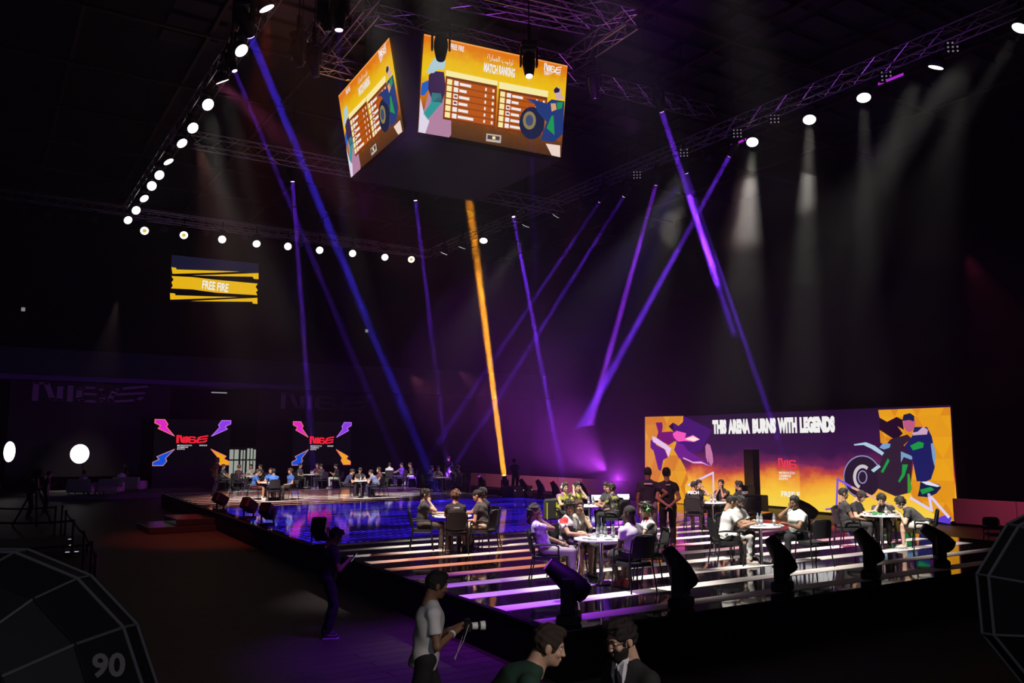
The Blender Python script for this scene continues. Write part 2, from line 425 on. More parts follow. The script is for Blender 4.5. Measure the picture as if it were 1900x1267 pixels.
HAIR = {}
def hair_geo(style, res):
    k = (style, res)
    if k in HAIR: return HAIR[k]
    F = Field((-.16, -.20, -.22), (.16, .16, .19), res)
    c = (0, -.014, .032)
    if style in ('short', 'fade', 'buzz'):
        t = {'short': .014, 'fade': .007, 'buzz': .005}[style]
        F.ell(c, (.079 + t, .099 + t, .093 + t), .01)
        if style != 'buzz': F.ell((0, .012, .095), (.062, .082, .040), .02); F.noise(.0045, 130, 3)
    elif style == 'quiff':
        F.ell(c, (.088, .109, .103), .01); F.ell((0, .040, .112), (.062, .060, .034), .02); F.ell((.02, .075, .095), (.04, .03, .03), .02); F.noise(.006, 120, 5)
    elif style == 'mop':
        F.ell(c, (.098, .116, .108), .01); F.ell((0, .06, .085), (.07, .045, .035), .02); F.noise(.010, 110, 8)
    elif style == 'curly':
        F.ell(c, (.098, .112, .112), .01); rs = np.random.RandomState(4)
        for _ in range(70):
            d = nrm(rs.normal(size=3) * V(1, 1, 1)); p = V(*c) + d * V(.096, .112, .116); F.ell(p, (.02, .02, .02), .006)
    elif style == 'long':
        F.ell(c, (.090, .110, .104), .01); F.rc((0, -.075, .02), (0, -.10, -.17), .070, .045, .03, w=V(1, 0, 0), sc=1.25); F.noise(.008, 120, 2)
    elif style == 'cap':
        F.ell((0, -.01, .045), (.092, .112, .088), .01)
    # open the face and the nape
    if style == 'cap': F.plane(V(0, 0, .025), V(0, -.12, -1)); 
    else:
        low = .055 if style in ('curly', 'mop') else .066
        F.ell((0, .142, -.018), (.112, .102, .100 if style != 'mop' else .086), .01, neg=True)
        F.ell((0, .10, -.10), (.12, .125, .10), .01, neg=True)
        if style != 'long': F.ell((0, -.03, -.155), (.13, .14, .085 if style != 'mop' else .07), .01, neg=True)
        for s in (-1, 1): F.ell((s * .088, .0, -.02), (.03, .028, .040), .006, neg=True)
    v, q = F.net(); HAIR[k] = (v, q); return v, q
def fixed_geo(kind):
    m = MB()
    if kind == 'brim':
        m.slab([(-.075, .075), (-.07, .12), (-.045, .158), (0, .172), (.045, .158), (.07, .12), (.075, .075), (.04, .10), (-.04, .10)], .036, .043)
    elif kind == 'band':
        m.tube([(.098 * math.cos(t) , -.01, .02 + .108 * math.sin(t)) for t in np.linspace(-.15, math.pi + .15, 15)], .010, 6)
    elif kind == 'cups':
        for s in (-1, 1):
            pass
    elif kind in (-1, 1):
        m.lathe([(.02, -.014), (.036, -.014), (.040, 0), (.036, .014), (.022, .018)], 14, Matrix.Translation((kind * .100, -.008, -.008)) @ Matrix.Rotation(kind * math.pi / 2, 4, 'Y'))
    elif kind == 'glasses':
        for s in (-1, 1):
            m.tube([(s * .033 + .024 * math.cos(t), .108, .002 + .018 * math.sin(t)) for t in np.linspace(0, 2 * math.pi, 13)[:-1]], .0018, 5, close=True)
            m.tube([(s * .057, .107, .006), (s * .078, .06, .008), (s * .084, -.01, .004)], .0018, 5)
        m.tube([(-.009, .109, .004), (.009, .109, .004)], .0018, 5)
    elif kind == 'beard':
        pass
    return m
def beard_geo(res):
    k = ('beard', res)
    if k in HAIR: return HAIR[k]
    F = Field((-.1, -.05, -.16), (.1, .14, .05), res)
    F.ell((0, .022, -.047), (.0655, .076, .082), .01); F.ell((0, .066, -.094), (.033, .031, .029), .02)
    F.ell((0, .04, .035), (.12, .12, .072), .008, neg=True); F.ell((0, .125, -.069), (.026, .035, .012), .006, neg=True)
    F.ell((0, -.06, -.10), (.10, .075, .2), .01, neg=True)
    v, q = F.net(); HAIR[k] = (v, q); return v, q

def ik(S, T, l1, l2, pole):
    d = T - S; L = np.linalg.norm(d); L = min(L, (l1 + l2) * .995); u = nrm(d); T2 = S + u * L
    a = (l1 * l1 - l2 * l2 + L * L) / (2 * L); h = math.sqrt(max(l1 * l1 - a * a, 0)); p = pole - u * (pole @ u); p = nrm(p)
    return S + u * a + p * h, T2
def frame3(y, z):
    y = nrm(y); x = nrm(np.cross(y, z)); z = np.cross(x, y); return np.stack([x, y, z], 1)

SHOE = {}
def shoe_meshes():
    if SHOE: return
    F = Field((-.06, -.12, -.01), (.06, .20, .16), .012)
    F.rc((0, -.04, .045), (0, .12, .034), .040, .036, .02); F.rc((0, -.045, .06), (0, -.05, .12), .040, .038, .02); F.plane(V(0, 0, .016), V(0, 0, -1))
    v, q = F.net(); SHOE['upper'] = mesh_np('shoe', v, q, mats=[mat('dark_shoe', (.02, .02, .02))])
    m = MB(); out = [(-.036, -.085), (-.042, -.03), (-.036, .06), (-.040, .12), (-.022, .165), (.012, .170), (.038, .125), (.036, .05), (.040, -.04), (.034, -.085)]
    m.slab(out, 0.0, .024); SHOE['sole'] = m.mesh('sole', mat('shoe_sole', (.5, .5, .5)))

SKIN = {'light': (.56, .36, .26), 'tan': (.36, .20, .125), 'brown': (.22, .115, .065), 'dark': (.10, .05, .03)}
def skin_mat(k):
    if 'skin_' + k in MATS: return MATS['skin_' + k]
    m = mat('skin_' + k, SKIN[k], .55, bump=.05, bscale=90)
    b = m.node_tree.nodes['Principled BSDF']; b.inputs['Subsurface Weight'].default_value = 0.0
    return m
def cloth(col, name=None, rough=.85):
    n = name or 'cloth_%02x%02x%02x' % tuple(int(c * 255) for c in col)
    return mat(n, col, rough, bump=.25, bscale=120, vary=.12)
def jersey(name, base, spot1, spot2, scale=14):        # printed sports jersey
    if name in MATS: return MATS[name]
    m = mat(name, base, .75); nt = m.node_tree; b = nt.nodes['Principled BSDF']
    tc = nt.nodes.new('ShaderNodeTexCoord'); no = nt.nodes.new('ShaderNodeTexVoronoi'); no.inputs['Scale'].default_value = scale
    r = nt.nodes.new('ShaderNodeValToRGB'); e = r.color_ramp; e.interpolation = 'CONSTANT'
    e.elements[0].position = 0; e.elements[0].color = (*spot1, 1); e.elements[1].position = .22; e.elements[1].color = (*base, 1)
    n3 = e.elements.new(.80); n3.color = (*spot2, 1)
    sep = nt.nodes.new('ShaderNodeSeparateColor')
    nt.links.new(tc.outputs['Object'], no.inputs['Vector']); nt.links.new(no.outputs['Color'], sep.inputs[0]); nt.links.new(sep.outputs[0], r.inputs[0]); nt.links.new(r.outputs[0], b.inputs['Base Color'])
    return m

def person(label, pos, yaw, res=.02, H=1.74, sit=True, lean=8, side=0, twist=0, head=(0, 0, 0), lh='table', rh='table', knees=None, feet=None,
           skin='tan', hair='short', haircol=(.012, .009, .008), shirt=(.02, .02, .02), pants=(.02, .02, .022), shorts=False, shoes=(.02, .02, .02),
           sole=(.4, .4, .4), sleeve=.52, phones=None, brim=None, glasses=False, beard=False, group=None, fat=1.0, shirtm=None, pantsm=None, back=None, seat=.46, suit=False, name='person'):
    s = H / 1.74; root = thing(name, label, 'person', pos, yaw, group)
    le, tw, si = (math.radians(a) for a in (lean, twist, side))
    up = nrm(V(math.sin(si), math.sin(le), math.cos(le) * math.cos(si)))
    rt0 = V(1, 0, 0); rt = nrm(V(math.cos(tw), math.sin(tw), 0)); rt = nrm(rt - up * (rt @ up))
    P = V(0, -.02, seat + .095 * s) if sit else V(0, 0, .93 * s)
    wst = P + up * .17 * s; chest = P + up * .35 * s; N = P + up * .50 * s
    fwd = np.cross(up, rt)
    sh = {k: N - up * .085 * s + rt * (k * .165 * s) for k in (-1, 1)}
    nd = nrm(up + V(0, 0, 1.0) + fwd * .12)
    hy, hp, hr = (math.radians(a) for a in head)
    HC = N + nd * .165 * s + fwd * (.02 + .05 * max(0, math.sin(hp)) * -1 if False else .02)
    base = frame3(V(-math.sin(tw * .8), math.cos(tw * .8), 0), V(0, 0, 1))
    Rh = np.array((Matrix.Rotation(hy, 3, 'Z') @ Matrix.Rotation(-hp, 3, 'X') @ Matrix.Rotation(hr, 3, 'Y')))
    HR = base @ Rh
    def target(t, k):
        if isinstance(t, tuple): return V(*t), None
        if t == 'table': return V(k * .15, .47, .79), V(-k * .4, 1, .05)
        if t == 'lap': return V(k * .09, .26, P[2] + .10), V(-k * .6, 1, -.2)
        if t == 'knee': return V(k * .16, .36, P[2] + .09), V(0, 1, -.3)
        if t == 'chin': return HC + HR @ V(k * .035, .10, -.145), V(-k * .1, .1, 1)
        if t == 'ear': return HC + HR @ V(k * .115, .03, -.10), V(-k * .15, -.1, 1)
        if t == 'brow': return HC + HR @ V(k * .07, .125, -.07), V(-k * .3, -.1, 1)
        if t == 'phone': return V(k * .05, .36, P[2] + .26), V(-k * .3, .8, .6)
        if t == 'hang': return V(k * .235, .02, P[2] - .14 * s) if not sit else V(k * .30, -.05, P[2] + .02), V(0, .1, -1)
        if t == 'hip': return P + V(k * .19, .03, .10), V(-k * .8, .3, -.3)
        if t == 'behind': return P + V(k * .05, -.17, .02), V(-k * 1, 0, -.3)
        if t == 'arm': return P + V(k * .27, .20, .14), V(0, 1, -.1)
        if t == 'cross': return V(-k * .10, .24, P[2] + .26), V(-k, .1, .1)
    l1, l2 = .285 * s, .255 * s; arms = {}
    for k, t in ((-1, lh), (1, rh)):
        T, hd = target(t, k)
        pole = V(k * .55, -.35, -1) if t not in ('brow', 'ear', 'chin') else V(k * .5, .35, -1)
        if t == 'hip': pole = V(k * 1, -.4, 0)
        E_, W_ = ik(sh[k], T, l1, l2, pole)
        fd = nrm(W_ - E_); hd = nrm((hd if hd is not None else fd) + fd * .8)
        arms[k] = (E_, W_, hd)
    hip = {k: P + V(k * .09 * s, 0, -.01) for k in (-1, 1)}; legs = {}
    for k in (-1, 1):
        if sit:
            K = V(*(knees or {}).get(k, (k * .13, .43 * s, seat + .07))); A = V(*(feet or {}).get(k, (k * .12, .42 * s, .09)))
            A_ = A
        else:
            A_ = V(*(feet or {}).get(k, (k * .10, -.01, .085))); K, _ = ik(hip[k], A_, .43 * s, .43 * s, V(k * .1, 1, 0))
        legs[k] = (K, A_)
    allp = [P, N, HC] + [x for a in arms.values() for x in a[:2]] + [x for a in legs.values() for x in a] + list(sh.values())
    lo = np.min(allp, 0) - .20 * fat - .04; hi = np.max(allp, 0) + .20 * fat + .04
    sm = skin_mat(skin); hm = mat('hair_%02x%02x%02x' % tuple(int(c * 255) for c in haircol), haircol, .6, bump=.6, bscale=300)
    # body: one continuous surface
    F = Field(lo, hi, res)
    F.rc(P, wst, .105 * fat, .10 * fat, .03, rt, 1.3); F.rc(wst, chest, .10 * fat, .115 * fat, .03, rt, 1.32); F.rc(chest, N - up * .03, .11, .06, .03, rt, 1.4)
    F.rc(N - up * .05, HC - nd * .05 * s - HR @ V(0, .03, 0) * s, .056 * s, .052 * s, .03)
    for k in (-1, 1):
        E_, W_, hd = arms[k]
        F.rc(N - up * .05 * s, sh[k], .05 * s, .052 * s, .04); F.rc(sh[k], E_, .054 * s, .040 * s, .02); F.rc(E_, W_, .041 * s, .026 * s, .015)
        pn = nrm(np.cross(hd, V(0, 0, 1)) + 1e-4); pn = nrm(np.cross(pn, hd)) if abs(hd[2]) < .8 else nrm(np.cross(hd, V(0, 1, 0)) + 1e-4)
        wv = nrm(np.cross(hd, pn))
        F.rc(W_, W_ + hd * .07 * s, .026 * s, .028 * s, .012, wv, 1.35)
        K, A_ = legs[k]
        F.rc(hip[k], K, .082 * s * (1 + (fat - 1) * .5), .056 * s, .03); F.rc(K, K + (A_ - K) * .3, .056 * s, .054 * s, .02); F.rc(K + (A_ - K) * .3, A_, .054 * s, .036 * s, .02)
    bv, bq = F.net()
    hres = .006 if res <= .009 else (.009 if res < .018 else .016)
    hv, hq = head_geo(hres); hv = (hv * s) @ HR.T + HC
    Vs = [bv, hv]; Q = [bq, hq + len(bv)]; MI = [np.zeros(len(bq) + len(hq), int)]; n0 = len(bv) + len(hv); T = []; TMI = []
    chains = []
    for k in (-1, 1):
        E_, W_, hd = arms[k]
        pn = nrm(np.cross(hd, V(0, 0, 1)) + 1e-4); pn = nrm(np.cross(pn, hd)) if abs(hd[2]) < .8 else nrm(np.cross(hd, V(0, 1, 0)) + 1e-4)
        if pn[2] < 0 and abs(hd[2]) < .8: pn = -pn
        wv = nrm(np.cross(hd, pn)); inner = -k if (wv @ rt) > 0 else k
        for j, (o, Ln) in enumerate(((.030, .070), (.010, .078), (-.010, .074), (-.029, .058))):
            b0 = W_ + (hd * .055 + wv * o * .85 * inner) * s; d1 = nrm(hd + wv * o * 4 * inner * .3)
            p1 = W_ + (hd * .092 + wv * o * inner) * s; p2 = p1 + nrm(d1 - pn * .35) * Ln * .5 * s; p3 = p2 + nrm(d1 - pn * 1.1) * Ln * .5 * s
            chains.append(([b0, p1, p2, p3], [.010 * s, .0095 * s, .0085 * s, .006 * s]))
        b0 = W_ + (hd * .02 + wv * .018 * inner) * s; p1 = b0 + nrm(hd * .6 + wv * inner * .8 - pn * .2) * .035 * s; p2 = p1 + nrm(hd + wv * inner * .3 - pn * .4) * .032 * s
        chains.append(([b0, p1, p2], [.012 * s, .0105 * s, .007 * s]))
    tv, tq, tt = tubes_np(chains, 5 if res > .02 else 6)
    Vs.append(tv); Q.append(tq + n0); MI.append(np.zeros(len(tq), int)); T.append(tt + n0); TMI.append(np.zeros(len(tt), int)); n0 += len(tv)
    if hres < .016:
        global EYES
        if EYES is None: EYES = eye_geo()
        for m, slot in EYES:
            ev = (np.array(m.v) * s) @ HR.T + HC; q = np.array([f for f in m.f if len(f) == 4], int); t = []
            for f in m.f:
                if len(f) > 4: t += [(f[0], f[i], f[i + 1]) for i in range(1, len(f) - 1)]
            t = np.array(t, int).reshape(-1, 3)
            Vs.append(ev); Q.append(q + n0); MI.append(np.full(len(q), slot)); T.append(t + n0); TMI.append(np.full(len(t), slot)); n0 += len(ev)
    T = np.concatenate(T); me = mesh_np('body', np.concatenate(Vs), np.concatenate(Q), T if len(T) else None, [sm, mat('eye_white', (.7, .7, .68), .3), hm], np.concatenate(MI + TMI))
    link(bpy.data.objects.new('body', me), root)
    def headpart(nm, vq, m, mb=None):
        if mb is not None: o = mb.build(nm, m, root, True); o.matrix_local = Matrix.LocRotScale(Vector(HC), Matrix(HR.tolist()), Vector((s,) * 3)); return o
        key_ = ('hm', nm) + vq[2]
        if key_ not in HAIR: HAIR[key_] = mesh_np(nm, vq[0], vq[1], mats=[m])
        o = part(nm, HAIR[key_], root, Matrix.LocRotScale(Vector(HC), Matrix(HR.tolist()), Vector((s,) * 3)), m); return o
    if hair == 'cap':
        g = hair_geo('buzz', hres); headpart('hair', (*g, ('buzz', hres)), hm)
        g = hair_geo('cap', hres); cm = cloth(brim or (.015, .015, .018)); headpart('cap', (*g, ('cap', hres)), cm); b = fixed_geo('brim'); headpart('cap_brim', None, cm, b)
    elif hair: g = hair_geo(hair, hres); headpart('hair', (*g, (hair, hres)), hm)
    if beard: g = beard_geo(hres); headpart('beard', (*g, ('beard', hres)), hm)
    if glasses: headpart('glasses', None, mat('black_plastic', (.012, .012, .014), .35), fixed_geo('glasses'))
    if phones is not None:
        pm = mat('headset_%02x%02x%02x' % tuple(int(c * 255) for c in phones), phones, .4)
        hp_ = headpart('headphones', None, pm, fixed_geo('band')); 
        for k in (-1, 1): fixed_geo(k).build('ear_cup', pm, hp_, True)
    # shirt
    shm = shirtm or cloth(shirt)
    F = Field(lo, hi, max(res, .012) if res < .02 else res)
    hem = -.07 if sit else -.10
    if suit: hem = -.16
    e0 = P + up * hem * s
    F.rc(P + up * hem * s, wst, .130 * fat, .118 * fat, .02, rt, 1.28, cut=(e0, -up)); F.rc(wst, chest, .118 * fat, .134 * fat, .03, rt, 1.30, cut=(e0, -up)); F.rc(chest, N - up * .015, .128, .066, .03, rt, 1.5)
    for k in (-1, 1):
        E_, W_, hd = arms[k]; sl_ = 1.0 if (sleeve >= 1 or suit) else sleeve
        F.rc(N - up * .045 * s, sh[k], .060 * s, .062 * s, .04)
        e = sh[k] + (E_ - sh[k]) * sl_; dd = nrm(E_ - sh[k])
        if sl_ >= 1:
            F.rc(sh[k], E_, .061 * s, .054 * s, .02); w1 = E_ + (W_ - E_) * .96; F.rc(E_, w1, .054 * s, .042 * s, .015, cut=(w1, nrm(W_ - E_)))
        else: F.rc(sh[k], e, .061 * s, .065 * s, .02, cut=(e, dd))
    F.noise(.006 if not suit else .003, 32, int(abs(pos[0] * 31 + pos[1] * 17)) % 97)
    neck = N + up * .035 * s; F.plane(neck, up if abs(lean) < 40 else nd)
    v, q = F.net(); so = link(bpy.data.objects.new('jacket' if suit else 'shirt', mesh_np('shirt', v, q, mats=[shm])), root)
    # trousers or shorts
    F = Field(lo, hi, max(res, .012) if res < .02 else res)
    F.rc(P, P + up * .09 * s, .120 * fat, .110 * fat, .03, rt0, 1.25, cut=(P + up * .11 * s, up))
    for k in (-1, 1):
        K, A_ = legs[k]; f2 = 1 + (fat - 1) * .5
        if shorts: e = hip[k] + (K - hip[k]) * .88; F.rc(hip[k], e, .102 * s * f2, .088 * s, .03, cut=(e, nrm(K - hip[k])))
        else:
            F.rc(hip[k], K, .098 * s * f2, .070 * s, .03); e = K + (A_ - K) * .97; F.rc(K, e, .070 * s, .056 * s, .02, cut=(e, nrm(A_ - K)))
    F.noise(.006, 30, 7)
    v, q = F.net(); link(bpy.data.objects.new('shorts' if shorts else 'trousers', mesh_np('trousers', v, q, mats=[pantsm or cloth(pants)])), root)
    shoe_meshes()
    for k in (-1, 1):
        K, A_ = legs[k]; d = A_ - K; toe = math.atan2(-k * -.12, 1) ; pitch = 0
        z = A_[2] - .085
        M = Matrix.LocRotScale(Vector((A_[0], A_[1] + .02, z)), Matrix.Rotation(-k * .15, 3, 'Z') @ Matrix.Rotation(-min(.9, z * 2.2), 3, 'X'), Vector((s,) * 3))
        so_ = part('shoe', SHOE['upper'], root, M, cloth(shoes, rough=.5)); part('sole', SHOE['sole'], so_, None, mat('sole_%d' % int(sole[0] * 100), sole))
    if back:      # printed word across the shoulder blades
        if back[0] == 'mark': tm = MB().slab([(-back[1], 0), (back[1], 0), (back[1], back[1] * .32), (-back[1], back[1] * .32)], 0, .003).mesh('back_print', None)
        else: tm, bb = text_mesh(back[0], size=back[1], bold=.004, align='CENTER')
        tm.materials.append(mat('print_' + back[0], back[2], .6))
        c = chest + up * .06 * s - fwd * (.160 * fat)
        R = Matrix((tuple(rt), tuple(up), tuple(-fwd))).transposed()
        o = part('back_print', tm, root); o.matrix_local = Matrix.LocRotScale(Vector(c), R, Vector((1, 1, 1)))
    return root, HC, arms

# ------------------------------------------------------------------ haze in the hall
for nm_, z0_, z1_, dn in (('lower', .004, 4.0, .0010), ('middle', 4.01, 7.5, .0016), ('upper', 7.51, 19.4, .0023)):
    m = bpy.data.materials.new('thin_haze'); m.use_nodes = True; nt = m.node_tree; nt.nodes.clear()
    _o = nt.nodes.new('ShaderNodeOutputMaterial'); _v = nt.nodes.new('ShaderNodeVolumeScatter')
    _v.inputs['Density'].default_value = dn; _v.inputs['Anisotropy'].default_value = .45
    nt.links.new(_v.outputs[0], _o.inputs['Volume']); m.cycles.homogeneous_volume = True
    o = MB().box(-17.5, 43.5, -7.5, 65.5, z0_, z1_).build('haze', m)
    tag(o, {'lower': 'thinnest stage haze drifting low over the floor', 'middle': 'thin stage haze drifting above the players', 'upper': 'denser stage haze hanging under the roof'}[nm_], 'haze', kind='stuff')

def cloud(c, r_, dn, lab):
    m = bpy.data.materials.new('haze_cloud'); m.use_nodes = True; nt = m.node_tree; nt.nodes.clear(); o_ = nt.nodes.new('ShaderNodeOutputMaterial'); v_ = nt.nodes.new('ShaderNodeVolumeScatter')
    v_.inputs['Density'].default_value = dn; v_.inputs['Anisotropy'].default_value = .3; nt.links.new(v_.outputs[0], o_.inputs['Volume']); m.cycles.homogeneous_volume = True
    mb = MB(); mb.lathe([(math.sin(math.pi * k / 12) + .001, -math.cos(math.pi * k / 12)) for k in range(13)], 24, Matrix.Translation(c) @ Matrix.Diagonal((*r_, 1))); tag(mb.build('haze', m, None, True), lab, 'haze', kind='stuff')
cloud((28.6, 36.5, 3.2), (3.0, 4.5, 2.6), .0035, 'magenta-lit puff of haze at the left end of the LED wall')
cloud((27.5, 36.0, 4.6), (5.2, 8.0, 4.5), .0026, 'wider magenta haze around the left end of the LED wall')
cloud((26, 34, 6.8), (8.5, 13, 6.6), .0022, 'violet bank of haze where the purple beams cross')
cloud((22.0, 19.5, 10.6), (2.6, 3.6, 1.5), .011, 'ragged puff of haze lit white under the right truss lamps')
cloud((22.2, 22.5, 9.8), (2.0, 3.0, 1.3), .010, 'second puff of haze lit white below the brightest lamp')

# ------------------------------------------------------------------ hall shell
fm = mat('hall_floor', (.07, .048, .04), .55)
nt = fm.node_tree; b = nt.nodes['Principled BSDF']; tc = nt.nodes.new('ShaderNodeTexCoord'); br = nt.nodes.new('ShaderNodeTexBrick')
br.inputs['Scale'].default_value = 1; br.inputs['Brick Width'].default_value = 2.4; br.inputs['Row Height'].default_value = .28; br.inputs['Mortar Size'].default_value = .018
br.inputs['Color1'].default_value = (.045, .030, .026, 1); br.inputs['Color2'].default_value = (.030, .021, .018, 1); br.inputs['Mortar'].default_value = (.012, .009, .008, 1)
nt.links.new(tc.outputs['Object'], br.inputs['Vector']); nt.links.new(br.outputs[0], b.inputs['Base Color'])
tag(MB().box(-18, 44, -8, 66, -.2, 0).build('floor', fm), kind='structure')
wm = mat('dark_wall', (.006, .005, .009), .95, spec=.1)
tag(MB().box(-18, 44, 66, 66.3, 0, 20).build('wall_back', wm), kind='structure')
tag(MB().box(44, 44.3, -8, 66.3, 0, 20).build('wall_right', wm), kind='structure')
tag(MB().box(-18.3, -18, -8, 66.3, 0, 20).build('wall_left', wm), kind='structure')
tag(MB().box(-18.3, 44.3, -8.3, -8, 0, 20).build('wall_front', wm), kind='structure')
cl = MB().box(-18.3, 44.3, -8.3, 66.3, 20, 20.3).build('ceiling', mat('ceiling_dark', (.010, .008, .010), .9)); tag(cl, kind='structure')
# acoustic ceiling panels and roof beams
pm = mat('ceiling_panel_face', (.035, .028, .03), .85); pme = MB().box(-1.1, 1.1, -.52, .52, -.08, 0).mesh('ceiling_panel', pm)
n = 0
for i in range(12):
    for j in range(22):
        x = 6.5 + i * 2.7; y = 4 + j * 1.5
        if (i * 7 + j * 3) % 11 == 0: continue
        part('ceiling_panel', pme, cl, Matrix.Translation((x, y, 19.9)))
bmat = mat('roof_steel', (.05, .022, .016), .6)
bm = MB()
for i in range(11): bm.box(-17, 43, 6 + i * 5.6, 6.15 + i * 5.6, 19.5, 19.62)
for i in range(13): bm.box(-16 + i * 4.6, -15.85 + i * 4.6, 0, 65, 19.62, 19.74)
o = bm.build('roof_beams', bmat, cl); tag(o, kind='stuff')

# back wall: navy balcony front, hanging banners, lit doorway
o = MB().box(-18, 44, 62, 66, 7.2, 9.25).build('trim_1', mat('balcony_navy', (.05, .055, .12), .8)); tag(o, kind='structure')
def strokes(mb, lines, w, M):
    for ln in lines:
        for a, b_ in zip(ln[:-1], ln[1:]):
            a = Vector((a[0], a[1])); b2 = Vector((b_[0], b_[1])); d = (b2 - a).normalized(); n_ = Vector((-d.y, d.x)) * w / 2; a2 = a - d * w * .35; c2 = b2 + d * w * .35
            mb.slab([tuple(a2 - n_), tuple(c2 - n_), tuple(c2 + n_), tuple(a2 + n_)], 0, .004, M)
LOGO = [[(0, 0), (0, 1.0), (.22, .98), (.36, .10), (.52, .04)], [(.52, .04), (.52, .80)], [(.74, 0), (.74, .86)],
        [(1.42, .72), (1.34, .80), (1.02, .82), (.94, .70), (.94, .16), (1.02, .02), (1.36, 0), (1.46, .1), (1.46, .32), (1.38, .42), (1.08, .44)],
        [(2.46, 1.0), (1.86, .82), (1.74, .70), (1.62, .14), (1.68, .02), (2.24, .14), (2.36, .30)], [(1.70, .44), (2.40, .60)]]
def plane_mat(org, ux, uy):      # local x, y on a vertical face, z out of it
    ux = Vector(ux).normalized(); uy = Vector(uy); uy = (uy - ux * uy.dot(ux)).normalized(); uz = ux.cross(uy)
    return Matrix(((ux.x, uy.x, uz.x, org[0]), (ux.y, uy.y, uz.y, org[1]), (ux.z, uy.z, uz.z, org[2]), (0, 0, 0, 1)))
def logo(parent, name, m, org, w, h, ux, uy, sw=.13, first=6):
    mb = MB(); strokes(mb, LOGO[:first], sw, plane_mat(org, ux, uy) @ Matrix.Diagonal((w / 2.46, h, 1, 1)))
    return mb.build(name, m, parent)
def letters(parent, s, m, org, h, width, ux, uy, bold=0.0, name='lettering'):
    me, (x0, x1, y0, y1) = text_mesh(s, 1.0, bold)
    me.materials.append(m); o = bpy.data.objects.new(name, me); link(o, parent)
    o.matrix_local = plane_mat(org, ux, uy) @ Matrix.Diagonal((width / (x1 - x0), h / (y1 - y0), 1, 1)) @ Matrix.Translation((-x0, -y0, 0)); return o
ban = mat('black_banner', (.006, .006, .008), .9); faint = mat('banner_print', (.16, .16, .19), .8)
for (x0, x1, lab) in ((20, 318, 'large black hanging banner with a faint grey logo, above the sofas'), (480, 800, 'large black hanging banner with a faint grey logo, above the second lightning screen')):
    a = ony(x0, 708, 61.8); c = ony(x1, 712, 61.8); t = thing('banner', lab, 'banner', (a.x, 61.8, 0))
    MB().box(0, c.x - a.x, 0, .06, 1.0, 7.1).build('cloth', ban, t)
    p0 = ony(x0 + 45, 742 if x0 < 100 else 757, 61.8); p1 = ony(x0 + 250 if x0 < 100 else x0 + 205, 742, 61.8)
    logo(t, 'printed_logo', faint, (p0.x - a.x, -.01, p0.z), p1.x - p0.x, 1.1, (1, 0, 0), (0, 0, 1))
# doorway block with lit glass
dw = ony(424, 870, 64.0); de = ony(490, 870, 64.0); z1 = ony(440, 834, 64).z
t = MB().box(dw.x - .2, de.x + .3, 63.98, 64.1, 0, z1 + .2).build('door_1', mat('door_black', (.01, .01, .01), .6)); tag(t, kind='structure')
for i, (a, c, z) in enumerate(((425, 443, 834), (447, 455, 835), (459, 469, 832), (471, 480, 834))):
    p = ony(a, z, 63.9); q = ony(c, z, 63.9)
    MB().box(p.x, q.x, 63.86, 63.9, .3, p.z).build('glass_pane', glow('door_light', (.42, .46, .40), .75 - .1 * (i % 2)), t)
    MB().box(p.x, q.x, 63.82, 63.86, 1.9, 2.0).build('crossbar', mat('door_black', ()), t)
    MB().box((p.x + q.x) / 2 - .03, (p.x + q.x) / 2 + .03, 63.82, 63.86, .3, p.z).build('mullion', mat('door_black', ()), t)
p = ony(392, 728, 63.8); t = tag(MB().box(p.x, p.x + 1.1, 63.7, 63.78, p.z - .04, p.z + .04).build('strip_lamp', glow('cold_strip', (.5, .5, .6), .5)), 'small cold strip lamp high on the back wall above the first lightning screen', 'lamp')
for k, (x, y) in enumerate(((43, 574), (680, 614))):
    p = ony(x, y, 65.8); tag(MB().box(p.x - .12, p.x + .12, 65.7, 65.8, p.z - .13, p.z + .13, bev=.02).build('exit_lamp', glow('tiny_lamp', (.35, .35, .4), .6)), ('tiny white lamp alone on the dark wall, left of the hanging banner screen', 'tiny white lamp alone on the dark wall between two purple beams')[k], 'lamp')

# low barriers in the plane of the big screen
bar = mat('barrier_panel', (.42, .34, .36), .7); XW = 31.4
def barrier(y0, y1, n, lab):
    t = thing('barrier', lab, 'barrier', (XW, y0, 0)); L = (y1 - y0) / n
    for i in range(n):
        MB().box(-.06, .06, i * L + .015, (i + 1) * L - .015, .08, 1.0, bev=.015).build('barrier_panel', bar, t)
    for i in range(n + 1): MB().box(-.1, .25, i * L - .06, i * L + .06, 0, .16).build('foot', mat('black_plastic', (.012, .012, .014), .35), t)
barrier(37.2, 55, 8, 'long low light-coloured crowd barrier behind the far moving heads, left of the big screen')
barrier(9.0, 18.3, 4, 'short low light-coloured crowd barrier at the right end of the big screen')

# ------------------------------------------------------------------ the stage
stage_black = mat('stage_gloss', (.006, .006, .008), .045, spec=.9)
b = stage_black.node_tree.nodes['Principled BSDF']; b.inputs['IOR'].default_value = 1.7
t = thing('stage', 'low black glossy stage with pale strips and a blue glowing floor field', 'stage', (0, 0, 0))
y0, y1, xr = 8.9, 45.5, 21.3
def left_x(y): return 6.38 + (y - 9) * .048 if y > 14 else 6.38 + (y - 9) * .03
side = mat('skirt_black', (.002, .002, .0022), .95, spec=.1)
m2 = MB(); m2.slab([(left_x(y0), y0), (xr, y0), (xr, 19.5), (xr + 2.6, 20.5), (xr + 2.6, y1), (left_x(y1), y1)], .004, SZ - .06); m2.build('skirt', side, t)
m2 = MB(); m2.slab([(left_x(y0), y0), (xr, y0), (xr, 19.5), (xr + 2.6, 20.5), (xr + 2.6, y1), (left_x(y1), y1)], SZ - .06, SZ); m2.build('deck', stage_black, t)
m2 = MB(); e = .03
